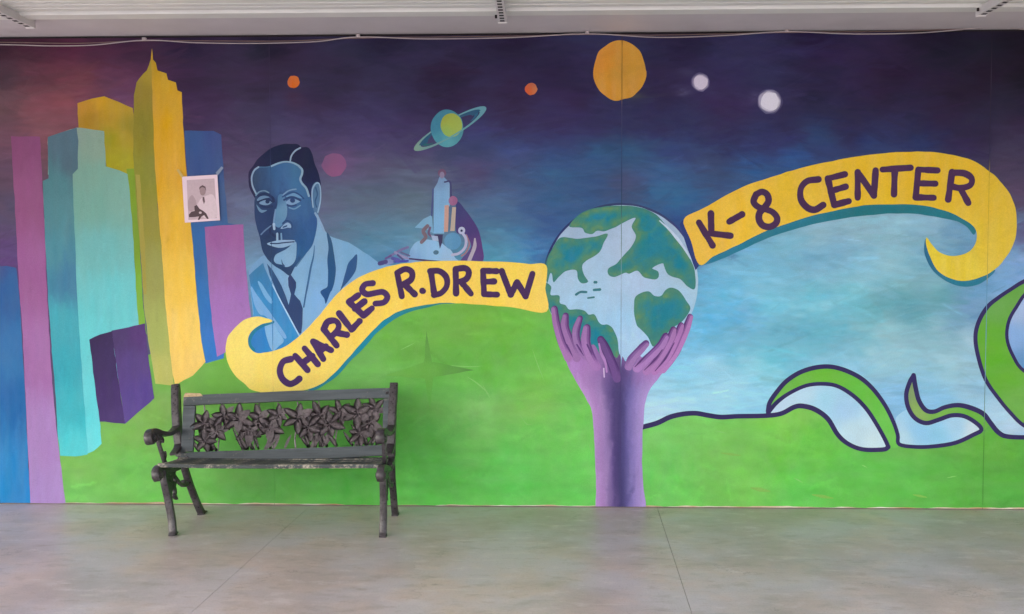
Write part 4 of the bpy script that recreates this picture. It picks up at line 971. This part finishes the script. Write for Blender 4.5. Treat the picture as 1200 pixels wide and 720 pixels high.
letters(br, [
 [[(819,261),(835,288)], [(833,250.5),(833.5,272)], [(834,274),(856,276.5)]],
 [[(854.5,260),(869.5,251.5)]],
 [[(886,228),(893,225),(899,228.5),(900.5,236),(896,243),(890,250),(889.5,258),(894,264.5),(902,266),(909,262),(910.5,255.5),(905.5,249),(897,245.5),(888,242.5),(883,236.5),(886,228)]],
 [[(959,210.5),(946,212.5),(938.5,221),(938.5,234),(946,243.5),(955,246),(964.5,240.5)]],
 [[(970,209.5),(977.5,240.5)], [(970,209.5),(990,204.5)], [(974,224),(991,219)], [(977.5,240.5),(994.5,236)]],
 [[(1005,202),(1005,232)], [(1005,202),(1024,229.5)], [(1026,200),(1024,229.5)]],
 [[(1034,199),(1067,196.8)], [(1048.5,198),(1047.5,228)]],
 [[(1076,199),(1073,230.5)], [(1076,199),(1098.5,200)], [(1075,215),(1096,215.5)], [(1073,231.5),(1094,232)]],
 [[(1115.5,202),(1111,234)], [(1115.5,202.5),(1130,203.5),(1138.5,209.5),(1136.5,217.5),(1125,220.5),(1114,218.5)], [(1125,220.5),(1134.5,238)]]], 7.6, 12, (70,46,82))

# ---- thin seams where the panels butt, filled and painted over
for s, tab in ((SEAMS[0], [(50,(52,44,70)),(90,(56,46,72)),(120,(66,58,90)),(170,(66,62,98)),(180,(38,44,76)),(193,(44,66,104)),(200,(54,92,138)),(240,(44,66,108)),(300,(40,64,102)),(310,(70,110,150)),(335,(56,120,180)),(380,(60,132,196)),(405,(60,134,196)),(415,(236,206,104)),(455,(238,208,106)),(470,(92,164,76)),(590,(90,164,78))]),
               (SEAMS[1], [(46,(40,30,46)),(52,(150,112,46)),(115,(146,112,48)),(122,(78,70,96)),(200,(46,66,104)),(240,(40,70,84)),(260,(90,120,116)),(330,(140,164,188)),(425,(110,140,170)),(440,(70,54,106)),(596,(72,66,116))]),
               (SEAMS[2], [(40,(26,20,32)),(90,(54,48,66)),(150,(46,40,62)),(185,(52,56,92)),(205,(184,156,46)),(320,(176,158,54)),(335,(92,142,180)),(440,(110,150,180)),(500,(96,140,96)),(515,(68,134,52)),(598,(70,140,58))])):
    x = seam_x(s, 0)
    W = []; n = 80
    for z in np.linspace(0.03, ZT - 0.002, n):
        wv = 0.0010 + 0.0014 * (0.5 + float(smooth_noise(np.array([z * 9.0]), np.array([s]), 3)[0]))
        W += [(x - wv, 0, z), (x + wv, 0, z)]
    W = np.array(W); P = px_of(W)
    ys = [t[0] for t in tab]
    rgb = np.stack([np.interp(P[:, 1], ys, [t[1][k] for t in tab]) for k in range(3)], 1)
    F = [(2 * i, 2 * i + 1, 2 * i + 3, 2 * i + 2) for i in range(n - 1)]
    W[:, 1] = -14.5 * LAYER
    me = bpy.data.meshes.new('panel_seam'); me.from_pydata([tuple(v) for v in W], [], F); me.update()
    set_paint(me, rgb, P)
    link_mesh('panel_seam', me, M['paint'], wall)

# ------------------------------------------------------------------ taped print on the wall
pr = empty('photo_print', on_wall(236, 233, -0.012)); tag(pr, 'small black and white photo print taped to the mural', 'photo')
def print_part(name, pts, col, d, smooth=False, mat=None, rough=0.4):
    q = catmull(pts, 4, True) if smooth else np.array(pts, float)
    W = wall_np(q); W[:, 1] = -d; W -= np.array(pr.location) * np.array([1, 0, 1])
    W[:, 1] -= pr.location.y
    me = bpy.data.meshes.new(name); me.from_pydata([tuple(v) for v in W], [], [tuple(range(len(W)))]); me.update()
    if me.polygons[0].normal.y > 0: me.flip_normals()
    return link_mesh(name, me, mat or simple('print_' + name, lin(col), rough, 0.06, 60.0), pr)
a4 = [on_wall(214, 207.5), on_wall(255.3, 205), on_wall(258.5, 258.5), on_wall(217.3, 261.3)]
bm = bmesh.new()
n = 8; gridv = []
for layer_y in (-0.0112, -0.0104):
    g_ = []
    for j in range(n + 1):
        row = []
        for i in range(n + 1):
            u, v = i / n, j / n
            p = a4[0] * (1 - u) * (1 - v) + a4[1] * u * (1 - v) + a4[2] * u * v + a4[3] * (1 - u) * v
            row.append(bm.verts.new((p.x - pr.location.x, layer_y - pr.location.y, p.z - pr.location.z)))
        g_.append(row)
    gridv.append(g_)
for k, g_ in enumerate(gridv):
    for j in range(n):
        for i in range(n): bm.faces.new((g_[j][i], g_[j][i + 1], g_[j + 1][i + 1], g_[j + 1][i]))
rim = [(0, i) for i in range(n)] + [(j, n) for j in range(n)] + [(n, n - i) for i in range(n)] + [(n - j, 0) for j in range(n)]
for k in range(len(rim)):
    a, b_ = rim[k], rim[(k + 1) % len(rim)]
    bm.faces.new((gridv[0][a[0]][a[1]], gridv[0][b_[0]][b_[1]], gridv[1][b_[0]][b_[1]], gridv[1][a[0]][a[1]]))
from_bm('paper', bm, M['paper'], pr)
print_part('picture', [(219.5,211.5),(252,209.5),(255,256),(221.5,258.2)], (190,170,180), 0.0116)
print_part('coat', [(233,238),(237,232.5),(243,229.5),(250,228.5),(254,238),(254.8,254.5),(240,255.5),(236,247),(231,243)], (212,194,204), 0.0120, True)
print_part('picture_shade', [(221,236),(226,229),(231,238),(229,246),(222,247)], (168,148,156), 0.0119, True)
print_part('head', ellipse(238.3, 224, 3.6, 5.6, 12), (150,128,134), 0.0124, True)
print_part('hair', [(234.3,223),(234.6,219.5),(238,217.3),(241.6,219.2),(242.4,224),(240.8,220.8),(238,219.6),(235.6,220.8)], (92,70,78), 0.0127, False)
print_part('tie', [(238.2,231),(240.2,231.5),(241,236.5),(239.8,239.5),(238.2,235)], (96,72,82), 0.0127, False)
print_part('instrument', [(222,252),(225,248.5),(229,247.5),(228.5,242),(231.5,240.5),(234.5,245),(239,247.5),(242.5,250.5),(245.5,256.5),(243.5,257),(240,252.5),(237,254),(234.5,258),(232.5,258),(234,254),(228,254.8),(222.5,255)], (66,44,54), 0.0127, False)
print_part('instrument_glint', ellipse(235.5, 249.6, 1.7, 1.4, 8), (196,178,186), 0.0130)
print_part('tape', [(253.2,203),(260.2,195.4),(262.6,197.2),(255.8,206)], None, 0.0114, False, M['tape'])
print_part('tape', [(207.5,199.4),(210.3,198.6),(216.3,207),(213.4,208.6)], None, 0.0114, False, simple('tape_on_gold', lin((196,170,96)), 0.3, 0.1, 40.0))

# ------------------------------------------------------------------ cables along the wall top
def tube(bm, pts, rad, seg=6):
    rings = []
    n = len(pts)
    for i, p in enumerate(pts):
        p = Vector(p)
        t = (Vector(pts[min(i + 1, n - 1)]) - Vector(pts[max(i - 1, 0)])).normalized()
        u = t.orthogonal().normalized() if abs(t.z) > 0.9 else t.cross(Vector((0, 0, 1))).normalized()
        w = t.cross(u)
        r = rad[i] if hasattr(rad, '__len__') else rad
        rings.append([bm.verts.new(p + (u * math.cos(a) + w * math.sin(a)) * r) for a in [2 * math.pi * k / seg for k in range(seg)]])
    for i in range(n - 1):
        for k in range(seg): bm.faces.new((rings[i][k], rings[i][(k + 1) % seg], rings[i + 1][(k + 1) % seg], rings[i + 1][k]))
    bm.faces.new(rings[0][::-1]); bm.faces.new(rings[-1])

def cable(label, pts, rad, mat, y=-0.016, clips=()):
    P = catmull(pts, 6)
    W = [on_wall(x, yy, y) for x, yy in P]
    bm = bmesh.new(); tube(bm, W, rad)
    r = empty('cable', W[len(W) // 2]); tag(r, label, 'cable', 'cables along the wall top')
    o = from_bm('sheath', bm, mat, r, True); o.location = -r.location
    for cx, cy in clips:
        c = on_wall(cx, cy, 0.0)
        bm = bmesh.new(); box(bm, (c.x - 0.012, y - 0.008, c.z - 0.007), (c.x + 0.012, -0.001, c.z + 0.012), 0.003)
        o = from_bm('clip', bm, mat, r); o.location = -r.location
    return r
CL = [(170,47),(420,43),(688,39.5),(921,37),(1166,31.5)]
cable('thin pale cable clipped in shallow swags along the wall top', [(-120,52),(0,52.5),(60,54),(110,53),(170,47.3),(230,50.3),(300,51),(370,49),(420,43.5),(500,45.8),(600,44.2),(688,39.8),(770,44),(850,41.8),(921,37.3),(1000,40),(1080,38.6),(1166,31.8),(1200,34.5),(1300,38)], 0.0034, M['cable'], -0.016, CL)
cable('darker cable running straighter behind the pale swagged one', [(-120,50),(0,49.8),(90,51),(170,48),(260,48.2),(340,48.2),(420,44.8),(520,43.5),(620,42.2),(688,40.6),(760,41.4),(850,40),(921,38.2),(1010,37.4),(1090,35.6),(1166,32.8),(1210,33),(1300,35)], 0.0032, simple('cable_brown', lin((120,98,94)), 0.5), -0.008)

# ------------------------------------------------------------------ the bench
bench = empty('park_bench', (-1.485, -0.468, 0)); tag(bench, 'weathered grey park bench with flower casting and a broken loose backrest', 'bench')

def plate_curve(bm, pts, halfw, thick, x=0.0, n=6):
    """A cast bar in the y-z plane: smooth centre line, half width per point, thickness along x, rounded edges."""
    c = catmull([(p[0], p[1]) for p in pts], n)
    hw = catmull([(h, 0) for h in (halfw if hasattr(halfw, '__len__') else [halfw] * len(pts))], n)[:, 0]
    T = np.gradient(c, axis=0); T /= np.hypot(*T.T)[:, None]
    N = np.stack([-T[:, 1], T[:, 0]], 1)
    prof = [(-1, -.78), (-.72, -1), (.72, -1), (1, -.78), (1, .78), (.72, 1), (-.72, 1), (-1, .78)]
    rings = []
    for i in range(len(c)):
        rings.append([bm.verts.new((x + a * thick / 2, c[i, 0] + N[i, 0] * hw[i] * b_, c[i, 1] + N[i, 1] * hw[i] * b_)) for a, b_ in prof])
    for i in range(len(c) - 1):
        for k in range(8): bm.faces.new((rings[i][k], rings[i][(k + 1) % 8], rings[i + 1][(k + 1) % 8], rings[i + 1][k]))
    bm.faces.new(rings[0][::-1]); bm.faces.new(rings[-1])

def bench_frame(xpos, lean, label=None):
    fr = empty('side_frame', (xpos, 0, 0)); fr.parent = bench
    fr.rotation_euler = (0, lean, 0)
    if label: fr['label'] = label
    def part(name, bars, thick, discs=()):
        bm = bmesh.new()
        for pts, hw in bars: plate_curve(bm, pts, hw, thick)
        for (cy_, cz_, cr_) in discs:
            for rr, th in ((cr_, thick * 1.15), (cr_ * 0.55, thick * 1.4)):
                bmesh.ops.create_cone(bm, cap_ends=True, segments=20, radius1=rr, radius2=rr * 0.94, depth=th, matrix=Matrix.Translation((0, cy_, cz_)) @ Matrix.Rotation(R(90), 4, 'Y'))
        o = from_bm(name, bm, M['iron'], fr, True)
        o.data.set_sharp_from_angle(angle=R(38))
        return o
    part('front_leg', [([(-.195,.385),(-.222,.33),(-.218,.22),(-.222,.10),(-.240,.025),(-.252,.001)], [.017,.018,.017,.015,.016,.020]),
                       ([(-.268,.006),(-.245,.008),(-.215,.006)], [.006,.009,.005])], 0.040)
    part('rear_leg', [([(.095,.40),(.105,.33),(.135,.22),(.185,.10),(.225,.025),(.245,.001)], [.017,.017,.016,.015,.017,.022]),
                      ([(.212,.006),(.245,.008),(.285,.005)], [.006,.009,.004])], 0.040)
    part('back_post', [([(.085,.40),(.098,.47),(.115,.56),(.15,.66),(.195,.76),(.222,.822)], [.024,.025,.026,.027,.026,.018])], 0.048)
    part('seat_rail', [([(.10,.380),(.02,.352),(-.09,.358),(-.19,.382),(-.265,.400),(-.310,.390),(-.322,.362),(-.308,.338)], [.020,.020,.020,.020,.018,.017,.016,.012])], 0.042, [(-.300,.366,.026), (-.02,.36,.022)])
    part('arm', [([(.125,.575),(.06,.562),(-.03,.556),(-.13,.574),(-.22,.602),(-.282,.610),(-.318,.594),(-.322,.566),(-.304,.550)], [.020,.015,.013,.014,.017,.018,.017,.015,.010]),
                 ([(.118,.60),(.128,.56),(.105,.50),(.06,.455),(-.02,.432)], [.012,.014,.010,.010,.008])], 0.046, [(-.296,.574,.028)])
    part('arm_support', [([(-.190,.590),(-.200,.54),(-.190,.49),(-.165,.40)], [.010,.008,.008,.010]),
                         ([(-.190,.575),(-.160,.56),(-.140,.54),(-.152,.525)], [.007,.006,.006,.004]),
                         ([(-.235,.590),(-.222,.568),(-.202,.55)], [.006,.006,.005]),
                         ([(-.175,.43),(-.150,.445),(-.145,.466),(-.158,.472)], [.006,.006,.005,.004])], 0.022)
    part('scroll_brace', [([(-.215,.20),(-.175,.24),(-.13,.30),(-.10,.38)], [.012,.016,.014,.010]),
                          ([(-.20,.33),(-.155,.31),(-.115,.27),(-.105,.225),(-.125,.20)], [.010,.012,.014,.012,.006]),
                          ([(-.10,.37),(-.06,.30),(.00,.245),(.06,.225),(.125,.225)], [.009,.010,.010,.012,.012]),
                          ([(-.14,.255),(-.10,.255),(-.075,.29),(-.095,.32),(-.12,.31)], [.010,.009,.008,.007,.004]),
                          ([(-.06,.38),(-.055,.34),(-.08,.32)], [.008,.008,.005]),
                          ([(-.13,.21),(-.115,.19),(-.10,.175)], [.016,.012,.003]),
                          ([(-.205,.29),(-.165,.275),(-.125,.25)], [.016,.018,.014]),
                          ([(-.21,.36),(-.15,.345),(-.09,.33)], [.012,.013,.010])], 0.020, [(-.118,.262,.022), (-.165,.325,.018), (-.075,.335,.016), (.05,.245,.016)])
    return fr
XLf, XRf = -2.108 - bench.location.x, -0.90 - bench.location.x
LEAN = R(-10.2)
bench_frame(XLf, LEAN, 'cast iron end frame leaning outwards, loose from the backrest')
bench_frame(XRf, 0.0)

# seat slats
prof = [(-.272,.422,8),(-.218,.416,6),(-.164,.408,4),(-.110,.400,3),(-.056,.394,2),(-.002,.392,0),(.052,.394,-3)]
xl = XLf + 0.42 * math.tan(LEAN) * 1.0 + 0.012; xr = XRf - 0.012
for k, (yy, zz, tilt) in enumerate(prof):
    bm = bmesh.new()
    jit = random.uniform(-.004, .004)
    vs_ = box(bm, (xl + jit, -0.023, -0.011), (xr + jit * .5, 0.023, 0.011), 0.004)
    bmesh.ops.subdivide_edges(bm, edges=[e for e in bm.edges if abs(e.verts[0].co.x - e.verts[1].co.x) > 0.5], cuts=14)
    for v in bm.verts: v.co.z += 0.0016 * math.sin(v.co.x * 5 + k) - 0.004 * (1 - ((v.co.x - (xl + xr) / 2) / 0.6) ** 2)
    bmesh.ops.rotate(bm, verts=bm.verts, cent=(0, 0, 0), matrix=Matrix.Rotation(R(-tilt), 3, 'X'))
    o = from_bm('seat_slat', bm, M['seat_plank'], bench); o.location = (0, yy, zz - 0.012)
    if k == 0: o['label'] = 'front seat slat with paint worn to pale wood along its edge'

# backrest: panel hung from the right post, its left end dropped and leaning back
LEN, HGT = 1.27, 0.412
back = empty('backrest'); back.parent = bench
back['label'] = 'loose backrest panel dropped at one end, with cast flowers'
lower = Vector((XRf + 0.004, 0.078, 0.402))
upv = Vector((0, 0.118, 0.365)).normalized()
alongv = Vector((-1, -0.02, 0)).normalized()
tilt_in = R(2.3)
u_ = (alongv * math.cos(tilt_in) - upv * math.sin(tilt_in)).normalized()
v_ = (upv * math.cos(tilt_in) + alongv * math.sin(tilt_in)).normalized()
nrm = u_.cross(v_).normalized()          # x = along (to the left), y = up, z = normal
if nrm.y > 0: nrm = -nrm                  # towards the sitter
back.matrix_local = Matrix(((u_.x, v_.x, nrm.x, lower.x), (u_.y, v_.y, nrm.y, lower.y), (u_.z, v_.z, nrm.z, lower.z), (0, 0, 0, 1)))

def rail(name, lo, hi, th=0.022, bow=0.0, mat='plank'):
    bm = bmesh.new()
    box(bm, (lo[0], lo[1], -th / 2), (hi[0], hi[1], th / 2), 0.004)
    long_ax = 0 if hi[0] - lo[0] > hi[1] - lo[1] else 1
    L_ = (hi[long_ax] - lo[long_ax])
    bmesh.ops.subdivide_edges(bm, edges=[e for e in bm.edges if abs(e.verts[0].co[long_ax] - e.verts[1].co[long_ax]) > L_ * 0.6], cuts=12)
    for v in bm.verts:
        t = (v.co[long_ax] - lo[long_ax]) / L_
        v.co[1 - long_ax] += bow * 4 * t * (1 - t) + 0.0012 * math.sin(t * 17 + lo[0])
    return from_bm(name, bm, M[mat], back)
rail('top_rail', (0.0, HGT - 0.062, 0), (LEN - 0.0, HGT, 0), 0.024, 0.004)
rail('bottom_rail', (0.0, 0.0, 0), (LEN - 0.0, 0.066, 0), 0.024, -0.002)
rail('stile', (0.0, 0.068, 0), (0.052, HGT - 0.064, 0), 0.022)
rail('stile', (LEN - 0.075, 0.068, 0), (LEN, HGT - 0.064, 0), 0.022)
bm = bmesh.new()
vv = [(LEN - .0, HGT + .0015), (LEN - .12, HGT + .0035), (LEN - .10, HGT + .010), (LEN - .01, HGT + .016)]
for z in (-0.010, 0.0125):
    bm.faces.new([bm.verts.new((x, y_ - (0.012 if y_ < HGT + .004 else 0), z)) for x, y_ in vv])
bm.verts.ensure_lookup_table()
for k in range(4): bm.faces.new((bm.verts[k], bm.verts[(k + 1) % 4], bm.verts[4 + (k + 1) % 4], bm.verts[4 + k]))
o = from_bm('splintered_edge', bm, M['bare_wood'], back); o['label'] = 'pale bare wood where the top rail split'

# cast flowers between the rails
def petal(bm, c, ang, L_, w, lift, cup=0.004):
    ca, sa = math.cos(ang), math.sin(ang)
    rows = []
    m = 6
    for i in range(m + 1):
        t = i / m
        hw = w * math.sin(math.pi * min(1, t * 0.86 + 0.14)) ** 0.8 * (1 - 0.1 * t) if i < m else 0.0006
        zc = lift * math.sin(t * math.pi * 0.75)
        row = []
        for s in (-1, 0, 1):
            l = t * L_
            dx, dy = ca * l - sa * hw * s, sa * l + ca * hw * s
            row.append(bm.verts.new((c[0] + dx, c[1] + dy, c[2] + zc + (cup if s else 0.0))))
        rows.append(row)
    for i in range(m):
        for s in range(2): bm.faces.new((rows[i][s], rows[i][s + 1], rows[i + 1][s + 1], rows[i + 1][s]))

def solidify(bm, th):
    bmesh.ops.solidify(bm, geom=bm.faces[:], thickness=th)

rndf = random.Random(11)
flowers = [(1.135,.235,.098),(1.06,.19,.095),(1.015,.275,.085),(1.125,.13,.085),(.925,.255,.100),(.865,.185,.095),(.80,.255,.090),(.735,.20,.100),(.685,.275,.075),
           (.565,.25,.100),(.50,.185,.092),(.435,.26,.095),(.37,.205,.098),(.31,.275,.080),(.205,.265,.100),(.135,.20,.098),(.10,.29,.080),(.19,.14,.080)]
for i, (fx, fy, fr_) in enumerate(flowers):
    bm = bmesh.new()
    a0 = rndf.uniform(0, 6.28)
    for k in range(6):
        petal(bm, (fx, fy, 0.0015 * (i % 5)), a0 + k * math.pi / 3 + rndf.uniform(-.15, .15), fr_ * rndf.uniform(.85, 1.1), fr_ * 0.27, 0.009 if k % 2 else 0.005)
    solidify(bm, 0.004)
    for k in range(5):
        a = a0 + k * 1.256 + 0.4
        tube(bm, [(fx, fy, 0.004), (fx + math.cos(a) * fr_ * .2, fy + math.sin(a) * fr_ * .2, 0.016), (fx + math.cos(a) * fr_ * .36, fy + math.sin(a) * fr_ * .36, 0.018)], [.003, .002, .0035], 5)
    from_bm('flower', bm, M['casting'], back, True)
for i in range(44):
    bm = bmesh.new()
    bx_ = rndf.choice((1.12, 1.06, .90, .84, .74, .66, .56, .50, .42, .36, .20, .12)) + rndf.uniform(-.04, .04)
    a = math.pi / 2 + rndf.uniform(-.75, .75)
    petal(bm, (bx_, .068, -0.003 + 0.001 * (i % 4)), a, rndf.uniform(.09, .17), rndf.uniform(.009, .015), 0.006)
    solidify(bm, 0.004)
    from_bm('leaf', bm, M['casting'], back, True)
for sx, ex in ((1.12, 1.135), (1.05, 1.015), (.90, .925), (.83, .80), (.72, .685), (.58, .565), (.46, .435), (.34, .31), (.19, .205), (.12, .10)):
    bm = bmesh.new()
    tube(bm, [tuple(p) + (-0.004,) for p in catmull([(sx, .066), ((sx + ex) / 2 + .012, .14), (ex, .26), (ex + .01, .35)], 5)], 0.0048, 6)
    from_bm('stem', bm, M['casting'], back, True)
for xx, zz in ((0.026, HGT - 0.03), (0.026, 0.033), (LEN - 0.04, 0.033)):
    bm = bmesh.new(); bmesh.ops.create_cone(bm, cap_ends=True, segments=12, radius1=0.010, radius2=0.007, depth=0.008, matrix=Matrix.Translation((xx, zz, 0.0165)))
    from_bm('bolt', bm, M['iron'], back)
